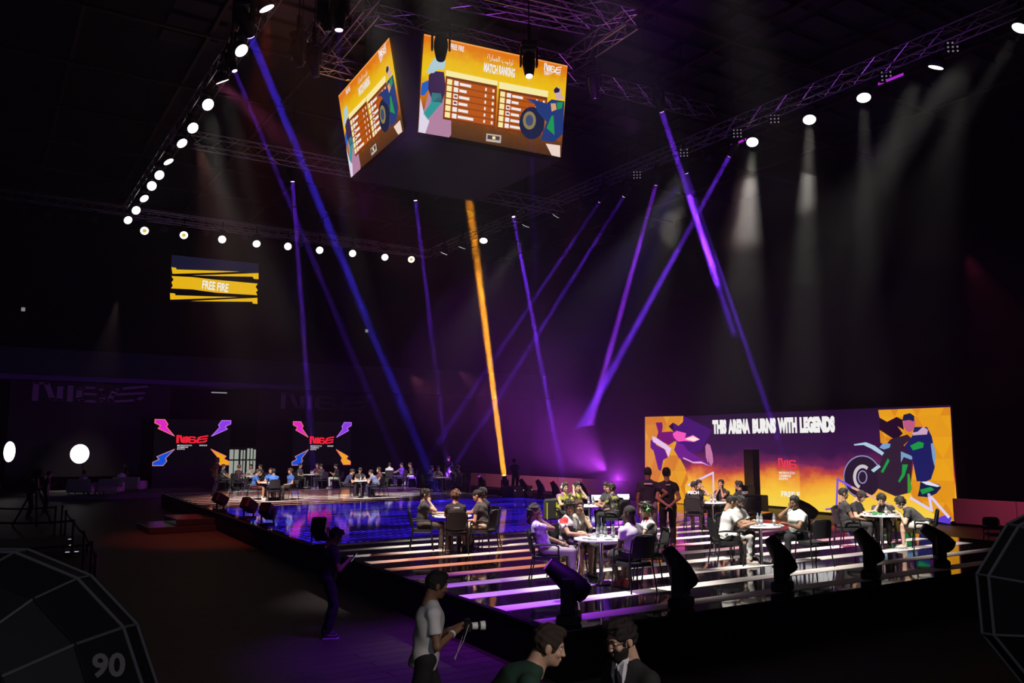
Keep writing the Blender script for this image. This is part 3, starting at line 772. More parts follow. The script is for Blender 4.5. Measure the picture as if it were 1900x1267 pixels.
m2.tube([(left_x(y0), y0 - .01, SZ - .02), (xr, y0 - .01, SZ - .02)], .012, 6); m2.tube([(left_x(y0) - .01, y0, SZ - .02), (left_x(20) - .01, 20, SZ - .02), (left_x(y1) - .01, y1, SZ - .02)], .012, 6); m2.build('edge_profile', mat('edge_alu', (.12, .12, .12), .4, .8), t)
sm_ = mat('strip_pale', (.80, .72, .70), .55)
for k in range(10):
    y = 9.43 + 1.09 * k; m2 = MB().box(left_x(y) + .05, 20.35, y - .17, y + .17, SZ, SZ + .006); m2.build('floor_strip', sm_, t)
for k in range(11):
    y = 33.45 + 1.09 * k; m2 = MB().box(left_x(y) + .05, 21.1, y - .17, y + .17, SZ, SZ + .006); m2.build('floor_strip', sm_, t)
# blue LED floor field: rows of small lit dashes behind a glossy skin
bl = bpy.data.materials.new('blue_led_floor'); bl.use_nodes = True; nt = bl.node_tree; b = nt.nodes['Principled BSDF']
b.inputs['Base Color'].default_value = (.004, .004, .01, 1); b.inputs['Roughness'].default_value = .06; b.inputs['IOR'].default_value = 1.6
tc = nt.nodes.new('ShaderNodeTexCoord'); br = nt.nodes.new('ShaderNodeTexBrick'); br.offset = 0; br.inputs['Scale'].default_value = 1
br.inputs['Brick Width'].default_value = .20; br.inputs['Row Height'].default_value = .46; br.inputs['Mortar Size'].default_value = .055; br.inputs['Mortar Smooth'].default_value = .3
br.inputs['Color1'].default_value = (1, 1, 1, 1); br.inputs['Color2'].default_value = (.7, .7, .7, 1); br.inputs['Mortar'].default_value = (.12, .12, .12, 1)
no = nt.nodes.new('ShaderNodeTexNoise'); no.inputs['Scale'].default_value = 1.0; no.inputs['Detail'].default_value = 4
mp = nt.nodes.new('ShaderNodeMapping'); mp.inputs['Scale'].default_value = (.45, 2.0, 1)
rp = nt.nodes.new('ShaderNodeValToRGB'); rp.color_ramp.elements[0].position = .38; rp.color_ramp.elements[0].color = (.08, .08, .08, 1); rp.color_ramp.elements[1].position = .56
mx = nt.nodes.new('ShaderNodeMix'); mx.data_type = 'RGBA'; mx.blend_type = 'MULTIPLY'; mx.inputs[0].default_value = 1
nt.links.new(tc.outputs['Object'], br.inputs['Vector']); nt.links.new(tc.outputs['Object'], mp.inputs[0]); nt.links.new(mp.outputs[0], no.inputs['Vector']); nt.links.new(no.outputs[0], rp.inputs[0])
nt.links.new(br.outputs[0], mx.inputs[6]); nt.links.new(rp.outputs[0], mx.inputs[7])
m3 = nt.nodes.new('ShaderNodeMix'); m3.data_type = 'RGBA'; m3.blend_type = 'MULTIPLY'; m3.inputs[0].default_value = 1; m3.inputs[7].default_value = (.028, .009, .62, 1)
nt.links.new(mx.outputs[2], m3.inputs[6]); nt.links.new(m3.outputs[2], b.inputs['Emission Color']); b.inputs['Emission Strength'].default_value = 1.3
m2 = MB(); m2.slab([(left_x(19.6) + .06, 19.6), (20.9, 19.6), (20.95, 32.8), (left_x(32.8) + .35, 32.8)], SZ, SZ + .008); m2.build('blue_light_floor', bl, t)
# steps and a grey landing beside the left edge
a = onz(318, 974, 0)
t = thing('stage_steps', 'low black two-step stage stairs at the left stage edge', 'steps', (5.2, 31.0, 0))
stm = mat('step_gloss', (.02, .02, .022), .2)
MB().box(0, 2.2, 0, 2.6, .004, .22, bev=.02).build('lower_step', stm, t); MB().box(.9, 2.2, 0.2, 2.4, .22, .44, bev=.02).build('upper_step', stm, t)

# ------------------------------------------------------------------ the big LED wall
led = thing('led_wall', 'long LED wall on the floor reading THIS ARENA BURNS WITH LEGENDS', 'screen', (XW, 0, 0))
LT = 4.52
def wy(px, py=870): return onx(px, py, XW).y
yl, yr, yo0, yo1 = wy(1197, 860), wy(1769, 860), wy(1380, 900), wy(1485, 900)
zo = onx(1430, 834, XW).z
def flame_mat(name, scale=1.0):
    m = bpy.data.materials.new(name); m.use_nodes = True; nt = m.node_tree; nt.nodes.clear(); o = nt.nodes.new('ShaderNodeOutputMaterial'); e = nt.nodes.new('ShaderNodeEmission')
    tc = nt.nodes.new('ShaderNodeTexCoord'); sp = nt.nodes.new('ShaderNodeSeparateXYZ'); no = nt.nodes.new('ShaderNodeTexNoise'); no.inputs['Scale'].default_value = .55; no.inputs['Detail'].default_value = 5; no.inputs['Roughness'].default_value = .6
    mp = nt.nodes.new('ShaderNodeMapping'); mp.inputs['Scale'].default_value = (1, .7, 1.1)
    ma = nt.nodes.new('ShaderNodeMath'); ma.operation = 'MULTIPLY_ADD'; ma.inputs[1].default_value = 1.7; ma.inputs[2].default_value = -.75
    ad = nt.nodes.new('ShaderNodeMath'); ad.operation = 'ADD'; dv = nt.nodes.new('ShaderNodeMath'); dv.operation = 'DIVIDE'; dv.inputs[1].default_value = 4.5
    r = nt.nodes.new('ShaderNodeValToRGB'); cr = r.color_ramp
    st = [(0, (248, 216, 80)), (.20, (250, 200, 60)), (.33, (240, 150, 50)), (.42, (195, 70, 60)), (.50, (110, 35, 85)), (.62, (58, 20, 70)), (1, (38, 12, 52))]
    cr.elements[0].position = 0; cr.elements[0].color = (*lin(*st[0][1]), 1); cr.elements[1].position = 1; cr.elements[1].color = (*lin(*st[-1][1]), 1)
    for p_, c_ in st[1:-1]: q_ = cr.elements.new(p_); q_.color = (*lin(*c_), 1)
    nt.links.new(tc.outputs['Object'], sp.inputs[0]); nt.links.new(tc.outputs['Object'], mp.inputs[0]); nt.links.new(mp.outputs[0], no.inputs['Vector']); nt.links.new(no.outputs[0], ma.inputs[0])
    nt.links.new(sp.outputs['Z'], ad.inputs[0]); nt.links.new(ma.outputs[0], ad.inputs[1]); nt.links.new(ad.outputs[0], dv.inputs[0]); nt.links.new(dv.outputs[0], r.inputs[0]); nt.links.new(r.outputs[0], e.inputs[0]); nt.links.new(e.outputs[0], o.inputs[0])
    e.inputs[1].default_value = 1.0; return m
FL = flame_mat('led_flames'); casing = mat('screen_casing', (.01, .01, .012), .6)
MB().box(.06, .7, yr - .05, yo1, 0.004, LT + .03).build('casing', casing, led); MB().box(.06, .7, yo0, yl + .05, 0.004, LT + .03).build('casing', casing, led)
MB().box(.06, .7, yo1, yo0, zo, LT + .03).build('casing', casing, led)
MB().box(-.02, .06, yr, yo1, .12, LT).build('screen_panel', FL, led); MB().box(-.02, .06, yo0, yl, .12, LT).build('screen_panel', FL, led); MB().box(-.02, .06, yo1, yo0, zo, LT).build('screen_panel', FL, led)
MB().box(1.15, 1.3, yo1 - 1.2, yo0, .12, LT - .4).build('recessed_panel', FL, led)
lx = -.03      # face of the panels in the wall's own axes
def wp(px, py, off=0.0):
    p = onx(px, py, XW + lx); return (p.y, p.z)
def poly(pts, m, layer=1, name='screen_graphic', parent=None):
    mb = MB(); q = [wp(*p) for p in pts]; x = lx - .004 * layer
    mb.add([(x, y, z) for y, z in q] + [(x + .003, y, z) for y, z in q], [tuple(range(len(q))), tuple(range(len(q), 2 * len(q)))[::-1]] + [(i, (i + 1) % len(q), (i + 1) % len(q) + len(q), i + len(q)) for i in range(len(q))])
    return mb.build(name, m, parent or led)
def z7(x, y): return (1180 + x / 3.0645, 740 + y / 3.0645)
def z4(x, y): return (1540 + x / 5.758, 740 + y / 5.758)
def z3(x, y): return (1180 + x / 7.917, 760 + y / 7.917)
def tri_mat(name, c1, c2, sc=1.0):     # orange triangle pattern shown on the screens
    m = bpy.data.materials.new(name); m.use_nodes = True; nt = m.node_tree; nt.nodes.clear(); o = nt.nodes.new('ShaderNodeOutputMaterial'); e = nt.nodes.new('ShaderNodeEmission')
    tc = nt.nodes.new('ShaderNodeTexCoord'); sp = nt.nodes.new('ShaderNodeSeparateXYZ'); nt.links.new(tc.outputs['Object'], sp.inputs[0])
    outs = []
    for a, b_ in ((1.0, .577), (1.0, -.577), (0, 1.154)):
        m1 = nt.nodes.new('ShaderNodeMath'); m1.operation = 'MULTIPLY'; m1.inputs[1].default_value = a * sc; nt.links.new(sp.outputs['Y'], m1.inputs[0])
        m2_ = nt.nodes.new('ShaderNodeMath'); m2_.operation = 'MULTIPLY_ADD'; m2_.inputs[1].default_value = b_ * sc; nt.links.new(sp.outputs['Z'], m2_.inputs[0]); nt.links.new(m1.outputs[0], m2_.inputs[2])
        f_ = nt.nodes.new('ShaderNodeMath'); f_.operation = 'FLOOR'; nt.links.new(m2_.outputs[0], f_.inputs[0]); outs.append(f_)
    cb = nt.nodes.new('ShaderNodeCombineXYZ')
    for i, f_ in enumerate(outs): nt.links.new(f_.outputs[0], cb.inputs[i])
    wn = nt.nodes.new('ShaderNodeTexWhiteNoise'); nt.links.new(cb.outputs[0], wn.inputs['Vector'])
    mx = nt.nodes.new('ShaderNodeMix'); mx.data_type = 'RGBA'; mx.inputs[6].default_value = (*c1, 1); mx.inputs[7].default_value = (*c2, 1)
    nt.links.new(wn.outputs[0], mx.inputs[0]); nt.links.new(mx.outputs[2], e.inputs[0]); nt.links.new(e.outputs[0], o.inputs[0]); MATS[name] = m; return m
OR = tri_mat('orange_triangles', lin(236, 164, 26), lin(214, 120, 30), 1.05)
PK = glow('peach', lin(238, 160, 110), 1.0)
def G(n, r, g, b_): return glow('px_' + n, lin(r, g, b_), 1.0)
# left orange block and the abstract burst
poly([z3(135, 105), z3(695, 92), z3(690, 180), z3(625, 238), z3(545, 188), z3(480, 245), z3(560, 330), z3(600, 470), z3(640, 700), z3(720, 850), z3(770, 1020), z3(720, 1108), (1275, 950), (1197, 947)], OR, 1)
poly([z3(700, 92), z3(1120, 300), z3(960, 600), z3(640, 700), z3(560, 330), z3(545, 188), z3(625, 238), z3(690, 180)], G('violet_haze', 70, 20, 110), 1)  # violet haze painted as a flat glowing shape on the screen
# abstract pink burst figure (no known design)
poly([z3(290, 190), z3(385, 185), z3(395, 250), z3(380, 330), z3(520, 320), z3(740, 350), z3(760, 420), z3(560, 470), z3(480, 520), z3(300, 420), z3(330, 330)], G('burst_dark', 120, 20, 110), 2)
poly([z3(240, 390), z3(300, 410), z3(430, 500), z3(520, 570), z3(480, 700), z3(455, 640), z3(440, 590), z3(300, 500), z3(250, 470)], G('burst_white', 235, 200, 240), 3)
poly([z3(215, 450), z3(260, 440), z3(300, 520), z3(420, 580), z3(470, 700), z3(400, 740), z3(370, 900), z3(330, 880), z3(260, 600), z3(215, 560)], G('burst_purple', 95, 25, 130), 2)
poly([z3(540, 350), z3(600, 310), z3(740, 345), z3(720, 420), z3(840, 370), z3(940, 435), z3(860, 475), z3(720, 460), z3(620, 470), z3(560, 410)], G('burst_pink', 250, 90, 190), 3)
poly([z3(720, 430), z3(840, 390), z3(940, 435), z3(850, 465)], G('burst_hot', 255, 235, 215), 4)
poly([z3(600, 480), z3(700, 510), z3(760, 600), z3(1000, 740), z3(1100, 835), z3(840, 770), z3(640, 720), z3(560, 590)], G('burst_mid', 110, 30, 140), 2)
poly([z3(700, 700), z3(840, 765), z3(960, 760), z3(1100, 832), z3(980, 790), z3(840, 785), z3(690, 715)], G('burst_edge', 245, 180, 220), 3)
poly([z3(1020, 540), z3(1045, 495), z3(1090, 520), z3(1125, 640), z3(1138, 770), z3(1105, 830), z3(1070, 760), z3(1080, 640), z3(1060, 790), z3(1030, 700)], G('fin', 200, 120, 170), 3)
# thin neon polyline graphics
def pline(pts, w, m, layer=5):
    mb = MB(); M = Matrix(((0, 0, 1, lx - .004 * layer - .004), (1, 0, 0, 0), (0, 1, 0, 0), (0, 0, 0, 1)))
    strokes(mb, [[wp(*p) for p in pts]], w, M); return mb.build('neon_line', m, led)
pline([z3(770, 1105), z3(1138, 925), z3(1150, 1500)], .10, G('neon_white', 225, 205, 245))
pline([z4(70, 1240), z4(85, 855), z4(240, 945)], .10, G('neon_violet', 130, 90, 220)); pline([z4(240, 945), z4(400, 1020), z4(680, 1150)], .10, G('neon_peach', 235, 175, 150))
pline([z4(870, 1060), z4(1090, 1190), z4(1060, 1020), z4(1270, 1260)], .11, G('neon_white', 0, 0, 0))
pline([z4(-40, 1180), z4(70, 1165)], .08, G('neon_violet', 0, 0, 0))
# right orange block
poly([z4(515, 118), z4(1285, 88), z4(1350, 1300), z4(1195, 1290), z4(900, 1080), z4(860, 1000), z4(900, 620), z4(850, 540), z4(760, 480), z4(640, 500), z4(540, 470), z4(530, 330), z4(660, 390), z4(720, 280), z4(610, 245), z4(530, 200)], OR, 1)
poly([z4(530, 200), z4(610, 245), z4(715, 192), z4(775, 225), z4(790, 330), z4(720, 290), z4(780, 370), z4(700, 440), z4(530, 330)], G('maroon', 38, 10, 40), 2)
poly([z4(1190, 1255), z4(1240, 1240), z4(1300, 1262), (1763, 972), (1730, 966)], G('violet_corner', 95, 60, 210), 2)
# plain generic motorcycle and rider
def ring(cx, cy_, rx, ry, w, m, layer, a0=0, a1=360, n=26):
    pts = [z4(cx + rx * math.cos(math.radians(a0 + (a1 - a0) * i / n)), cy_ + ry * math.sin(math.radians(a0 + (a1 - a0) * i / n))) for i in range(n + 1)]
    return pline(pts, w, m, layer)
def disc(cx, cy_, rx, ry, m, layer, n=22): poly([z4(cx + rx * math.cos(2 * math.pi * i / n), cy_ + ry * math.sin(2 * math.pi * i / n)) for i in range(n)], m, layer)
disc(345, 830, 205, 235, G('tyre', 42, 24, 48), 2); ring(345, 830, 195, 222, .05, G('rim_light', 150, 140, 190), 3, 110, 330); ring(350, 835, 85, 115, .14, G('rim', 205, 195, 200), 3, 120, 300); ring(350, 835, 45, 65, .05, G('rim_light', 0, 0, 0), 3)
poly([z4(255, 485), z4(385, 462), z4(480, 500), z4(580, 575), z4(560, 605), z4(440, 530), z4(360, 492), z4(262, 498)], G('fender', 175, 205, 225), 4)
poly([z4(440, 760), z4(520, 700), z4(545, 725), z4(470, 785)], G('fender', 0, 0, 0), 4)
poly([z4(560, 540), z4(650, 430), z4(830, 380), z4(870, 420), z4(760, 520), z4(880, 600), z4(880, 700), z4(860, 1000), z4(700, 1040), z4(520, 960), z4(500, 760), z4(560, 640)], G('frame_dark', 50, 30, 52), 3)
poly([z4(620, 635), z4(640, 660), z4(570, 790), z4(545, 780)], G('green', 30, 150, 70), 4); poly([z4(830, 800), z4(850, 800), z4(878, 960), z4(850, 1010), z4(832, 1000)], G('green2', 60, 150, 50), 4)
poly([z4(775, 700), z4(835, 700), z4(800, 820), z4(745, 895), z4(730, 880), z4(770, 800)], G('green', 0, 0, 0), 4); poly([z4(530, 520), z4(570, 470), z4(650, 480), z4(640, 520), z4(580, 540)], G('blue_pale', 120, 160, 205), 4)
poly([z4(760, 560), z4(900, 620), z4(870, 650), z4(790, 620), z4(760, 680)], G('blue_pale', 0, 0, 0), 4)
disc(850, 255, 62, 98, G('rider_skin', 190, 90, 130), 5); poly([z4(775, 235), z4(790, 170), z4(860, 152), z4(905, 185), z4(900, 240), z4(850, 225)], G('rider_cap', 25, 30, 70), 6)
poly([z4(905, 300), z4(1040, 300), z4(1090, 400), z4(1130, 600), z4(1120, 740), z4(1080, 860), z4(1030, 880), z4(930, 880), z4(880, 620), z4(800, 500), z4(880, 400)], G('rider_blue', 30, 30, 95), 5)
poly([z4(880, 360), z4(940, 350), z4(1000, 295), z4(1050, 330), z4(1040, 380), z4(950, 385), z4(890, 390)], G('rider_arm', 205, 165, 195), 6)
poly([z4(860, 500), z4(950, 455), z4(1005, 470), z4(1000, 520), z4(890, 550)], G('green', 0, 0, 0), 6)
poly([z4(1080, 480), z4(1105, 470), z4(1135, 600), z4(1120, 720), z4(1100, 640)], G('blue_pale', 0, 0, 0), 6)
poly([z4(970, 880), z4(1060, 880), z4(1180, 920), z4(1190, 950), z4(1140, 1010), z4(1050, 1050), z4(940, 1040), z4(960, 960)], G('rider_cap', 0, 0, 0), 6); poly([z4(975, 885), z4(1060, 880), z4(1185, 930), z4(1150, 940), z4(1030, 915)], G('shoe_pale', 225, 225, 240), 7)
poly([z4(965, 970), z4(1080, 940), z4(1120, 970), z4(990, 1020)], G('green', 0, 0, 0), 7)
# wording
wtx = G('text_white', 245, 243, 240)
def wletters(s, x0, y0, x1, y1, m, bold=0.0, layer=6, X=None, slope=True):
    Xp = XW + lx if X is None else X
    a = onx(x0, y1, Xp); b_ = onx(x1, y1, Xp); c = onx(x0, y0, Xp)
    return letters(led, s, m, (Xp - XW - .004 * layer, a.y, a.z), c.z - a.z, a.y - b_.y, (0, -1, 0), (0, 0, 1), bold)
wletters('THIS', 1323, 779, 1349, 805.5, wtx, .085); wletters('ARENA', 1352, 778, 1392.5, 805, wtx, .085); wletters('BURNS', 1397, 776.5, 1441, 804.5, wtx, .085)
wletters('WITH', 1444, 775, 1480, 804, wtx, .085); wletters('LEGENDS', 1485, 773.5, 1550.5, 803.5, wtx, .085)
Xr = XW + 1.14
def rp(px, py): return onx(px, py, Xr)
a = rp(1446, 868); b_ = rp(1499, 868); c = rp(1446, 851)
logo(led, 'screen_logo', G('logo_red', 235, 55, 75), (Xr - XW, a.y, a.z), a.y - b_.y, c.z - a.z, (0, -1, 0), (0, 0, 1), .15, 4)
for s_, y_, x_ in (('MOROCCO', 879, 1475), ('GAMING', 884.5, 1468), ('EXPO', 890, 1462)):
    a = rp(1446, y_); b_ = rp(x_, y_); c = rp(1446, y_ - 4.3); letters(led, s_, wtx, (Xr - XW - .01, a.y, a.z), c.z - a.z, a.y - b_.y, (0, -1, 0), (0, 0, 1), .02)
a = rp(1450, 921); b_ = rp(1484.5, 921); c = rp(1450, 911); letters(led, 'FREE F', wtx, (Xr - XW - .01, a.y, a.z), c.z - a.z, a.y - b_.y, (0, -1, 0), (0, 0, 1), .03)

# ------------------------------------------------------------------ two lightning screens at the back
def bolt(parent, pts, x0, z0, w, h, m, edge, name='lightning_bolt'):
    q = [(x0 + u * w, z0 + v * h) for u, v in pts]; mb = MB()
    mb.add([(x, -.012, z) for x, z in q] + [(x, -.004, z) for x, z in q], [tuple(range(len(q))), tuple(range(len(q), 2 * len(q)))[::-1]] + [(i, (i + 1) % len(q), (i + 1) % len(q) + len(q), i + len(q)) for i in range(len(q))])
    o = mb.build(name, m, parent); e_ = MB(); strokes(e_, [q + [q[0]]], .05, Matrix(((1, 0, 0, 0), (0, 0, -1, -.014), (0, 1, 0, 0), (0, 0, 0, 1)))); e_.build('bolt_outline', edge, o); return o
B_TL = [(0, 1), (.12, 1), (.165, .885), (.155, .83), (.25, .62), (.085, .795), (.09, .80), (.045, .815), (.075, .88), (0, .93)]
TL = [(.0, 1), (.125, 1), (.168, .90), (.150, .845), (.255, .645), (.045, .805), (.075, .865), (0, .925)]
for (x0, x1, yt, yb, lab) in ((283, 425, 778, 864, 'square black screen with four coloured lightning bolts, beside the lit doorway'), (541.5, 650, 782, 863, 'narrower black screen with four coloured lightning bolts, right of the lit doorway')):
    YB = 61.0; a = ony(x0, yb, YB); b_ = ony(x1, yb, YB); c = ony(x0, yt, YB); W = b_.x - a.x; Hh = c.z - a.z
    t = thing('lightning_screen', lab, 'screen', (a.x, YB, 0))
    MB().box(0, W, 0, .25, 0.004, c.z + .03).build('casing', casing, t)
    MB().box(0, W, -.004, 0, a.z, c.z).build('screen_panel', G('near_black', 8, 6, 12), t)
    red = G('bolt_edge', 240, 120, 110)
    bolt(t, TL, 0, a.z, W, Hh, G('bolt_pink', 225, 40, 200), red); bolt(t, [(1 - u, v) for u, v in TL], 0, a.z, W, Hh, G('bolt_violet', 140, 60, 235), G('bolt_edge2', 190, 120, 235))
    bolt(t, [(u * 1.05, 1 - v) for u, v in TL], 0, a.z, W, Hh, G('bolt_blue', 20, 80, 215), G('bolt_edge3', 190, 130, 150)); bolt(t, [(1 - u, 1 - v) for u, v in TL], 0, a.z, W, Hh, G('bolt_yellow', 240, 165, 25), red)
    logo(t, 'screen_logo', G('logo_red2', 240, 35, 55), (.30 * W, -.03, a.z + .50 * Hh), .39 * W, .15 * Hh, (1, 0, 0), (0, 0, 1), .2)
    for s_, k, w_ in (('MOROCCO', 0, .19), ('GAMING', 1, .14), ('EXPO', 2, .10)): letters(t, s_, wtx, (.30 * W, -.03, a.z + (.425 - k * .04) * Hh), .028 * Hh, w_ * W, (1, 0, 0), (0, 0, 1), .01)
    letters(t, '2025', wtx, (.585 * W, -.03, a.z + .425 * Hh), .028 * Hh, .105 * W, (1, 0, 0), (0, 0, 1), .01)

# ------------------------------------------------------------------ hanging banner screen high at the back
YB = 54.0; c4 = [ony(*p, YB) for p in ((318, 474), (480, 488), (478.5, 564), (316, 559))]; org = c4[3]
t = thing('hanging_screen', 'high hanging screen with ragged yellow bands and FREE FIRE wording', 'screen', (org.x, YB, org.z))
q = [(p.x - org.x, p.z - org.z) for p in c4]
hanging = t; hs_org = org
mb = MB(); mb.add([(x, 0, z) for x, z in q] + [(x, .3, z) for x, z in q], [(0, 1, 2, 3), (7, 6, 5, 4), (0, 4, 5, 1), (1, 5, 6, 2), (2, 6, 7, 3), (3, 7, 4, 0)]); mb.build('casing', casing, t)
def hp(x, y):
    p = ony(x / 2.969, 380 + y / 2.969, YB); return (p.x - org.x, p.z - org.z)
def hpoly(pts, m, L): 
    mb = MB(); q_ = [hp(*p) for p in pts]; y = -.004 * L; mb.add([(x, y - .003, z) for x, z in q_] + [(x, y, z) for x, z in q_], [tuple(range(len(q_))), tuple(range(len(q_), 2 * len(q_)))[::-1]] + [(i, (i + 1) % len(q_), (i + 1) % len(q_) + len(q_), i + len(q_)) for i in range(len(q_))]); return mb.build('screen_graphic', m, t)
yel = G('banner_yellow', 236, 184, 22); edg = G('banner_edge', 240, 130, 80); navy = G('banner_navy', 22, 24, 48)
hpoly([(946, 276), (1424, 324), (1424, 376), (944, 350)], navy, 1)
hpoly([(944, 343), (970, 347), (972, 356), (1160, 362), (1322, 368), (1180, 374), (950, 380)], yel, 2); hpoly([(1060, 388), (1200, 384), (1424, 376), (1424, 410), (1398, 408), (1392, 396), (1200, 392)], yel, 2)
hpoly([(944, 392), (1060, 398), (1180, 412), (1420, 434), (1408, 452), (1420, 470), (1410, 482), (1418, 498), (1190, 484), (1060, 466), (942, 460), (952, 444), (944, 428), (956, 412)], yel, 2)
hpoly([(936, 486), (964, 488), (966, 498), (1140, 504), (1308, 508), (1180, 514), (938, 522)], yel, 2); hpoly([(1050, 530), (1200, 522), (1418, 512), (1418, 546), (1392, 544), (1390, 534), (1200, 532)], yel, 2)
a = hp(1112, 462); b_ = hp(1256, 470); letters(t, 'FREE FIRE', wtx, (a[0], -.02, a[1]), .55, b_[0] - a[0], (1, 0, -.05), (0, 0, 1), .03)

# ------------------------------------------------------------------ jumbotron
ZB, ZT_ = 12.5, 15.5
def pl(p, z): v = onz(*p, z); return v
JA = {'L': ((651, 328), (749, 243), (722, 70), (628, 178)), 'R': ((775, 243), (1041, 292), (1053, 122), (787, 63))}
jum = thing('jumbotron', 'big hanging cube of video screens showing orange match ranking tables', 'screen', (13, 24, ZB))
jorg = Vector((13, 24, ZB))
def flat(v):      # the four corners brought into one plane
    c = [pl(v[0], ZB), pl(v[1], ZB), pl(v[2], ZT_), pl(v[3], ZT_)]; ctr_ = sum(c, Vector()) / 4
    n_ = (c[2] - c[0]).cross(c[3] - c[1]).normalized(); o_ = Vector((0, 0, CAM_Z)); out = []
    for q_ in c: d_ = q_ - o_; out.append(o_ + d_ * ((ctr_ - o_).dot(n_) / d_.dot(n_)))
    return out
corn = {k: flat(v) for k, v in JA.items()}
L, R_ = corn['L'], corn['R']
backR = Vector((R_[1].x - .3, L[0].y, 0))
def J(p, z=None): return Vector((p[0], p[1], p[2] if z is None else z)) - jorg
mb = MB()
ins = .12
bot = [L[0] + Vector((ins, 0, 0)), L[1] + Vector((ins, ins, 0)), R_[0] + Vector((0, ins, 0)), R_[1] + Vector((0, ins, 0)), Vector((R_[1].x, L[0].y, ZB))]
top = [L[3] + Vector((ins, 0, 0)), L[2] + Vector((ins, ins, 0)), R_[3] + Vector((0, ins, 0)), R_[2] + Vector((0, ins, 0)), Vector((R_[2].x, L[3].y, ZT_))]
bot = [J(p, ZB - .12) for p in bot]; top = [J(p, ZT_ + .1) for p in top]
mb.add([tuple(p) for p in bot + top], [(0, 1, 2, 3, 4), (9, 8, 7, 6, 5)] + [(i, (i + 1) % 5, 5 + (i + 1) % 5, 5 + i) for i in range(5)]); mb.build('casing', casing, jum)
def homog(src, dst):
    A = []; B = []
    for (x, y), (u, v) in zip(src, dst):
        A.append([x, y, 1, 0, 0, 0, -u * x, -u * y]); B.append(u); A.append([0, 0, 0, x, y, 1, -v * x, -v * y]); B.append(v)
    h = np.linalg.solve(np.array(A), np.array(B)); return np.append(h, 1).reshape(3, 3)
Hm = homog(JA['R'], ((0, 0), (1, 0), (1, 1), (0, 1)))
def uv(zx, zy):        # position on the screen face (0..1, 0..1)
    q = Hm @ V(760 + zx / 5.28, 60 + zy / 5.28, 1); return (q[0] / q[2], q[1] / q[2])
bgm = bpy.data.materials.new('ranking_background'); bgm.use_nodes = True; nt = bgm.node_tree; nt.nodes.clear()
_o = nt.nodes.new('ShaderNodeOutputMaterial'); _e = nt.nodes.new('ShaderNodeEmission'); tc = nt.nodes.new('ShaderNodeTexCoord'); sp = nt.nodes.new('ShaderNodeSeparateXYZ'); no = nt.nodes.new('ShaderNodeTexNoise'); no.inputs['Scale'].default_value = 5
ma = nt.nodes.new('ShaderNodeMath'); ma.operation = 'MULTIPLY_ADD'; ma.inputs[1].default_value = .12; nt.links.new(no.outputs[0], ma.inputs[0])
r = nt.nodes.new('ShaderNodeValToRGB'); cr = r.color_ramp; st = [(.0, (60, 36, 22)), (.22, (98, 54, 22)), (.33, (165, 84, 14)), (.50, (200, 118, 12)), (.66, (224, 186, 22)), (.84, (222, 172, 18)), (1, (212, 112, 14))]
cr.elements[0].color = (*lin(*st[0][1]), 1); cr.elements[1].color = (*lin(*st[-1][1]), 1)
for p_, c_ in st[1:-1]: q_ = cr.elements.new(p_); q_.color = (*lin(*c_), 1)
nt.links.new(tc.outputs['UV'], sp.inputs[0]); nt.links.new(tc.outputs['Object'], no.inputs['Vector']); nt.links.new(sp.outputs['Y'], ma.inputs[2]); nt.links.new(ma.outputs[0], r.inputs[0]); nt.links.new(r.outputs[0], _e.inputs[0]); _e.inputs[1].default_value = 1.15; nt.links.new(_e.outputs[0], _o.inputs[0])
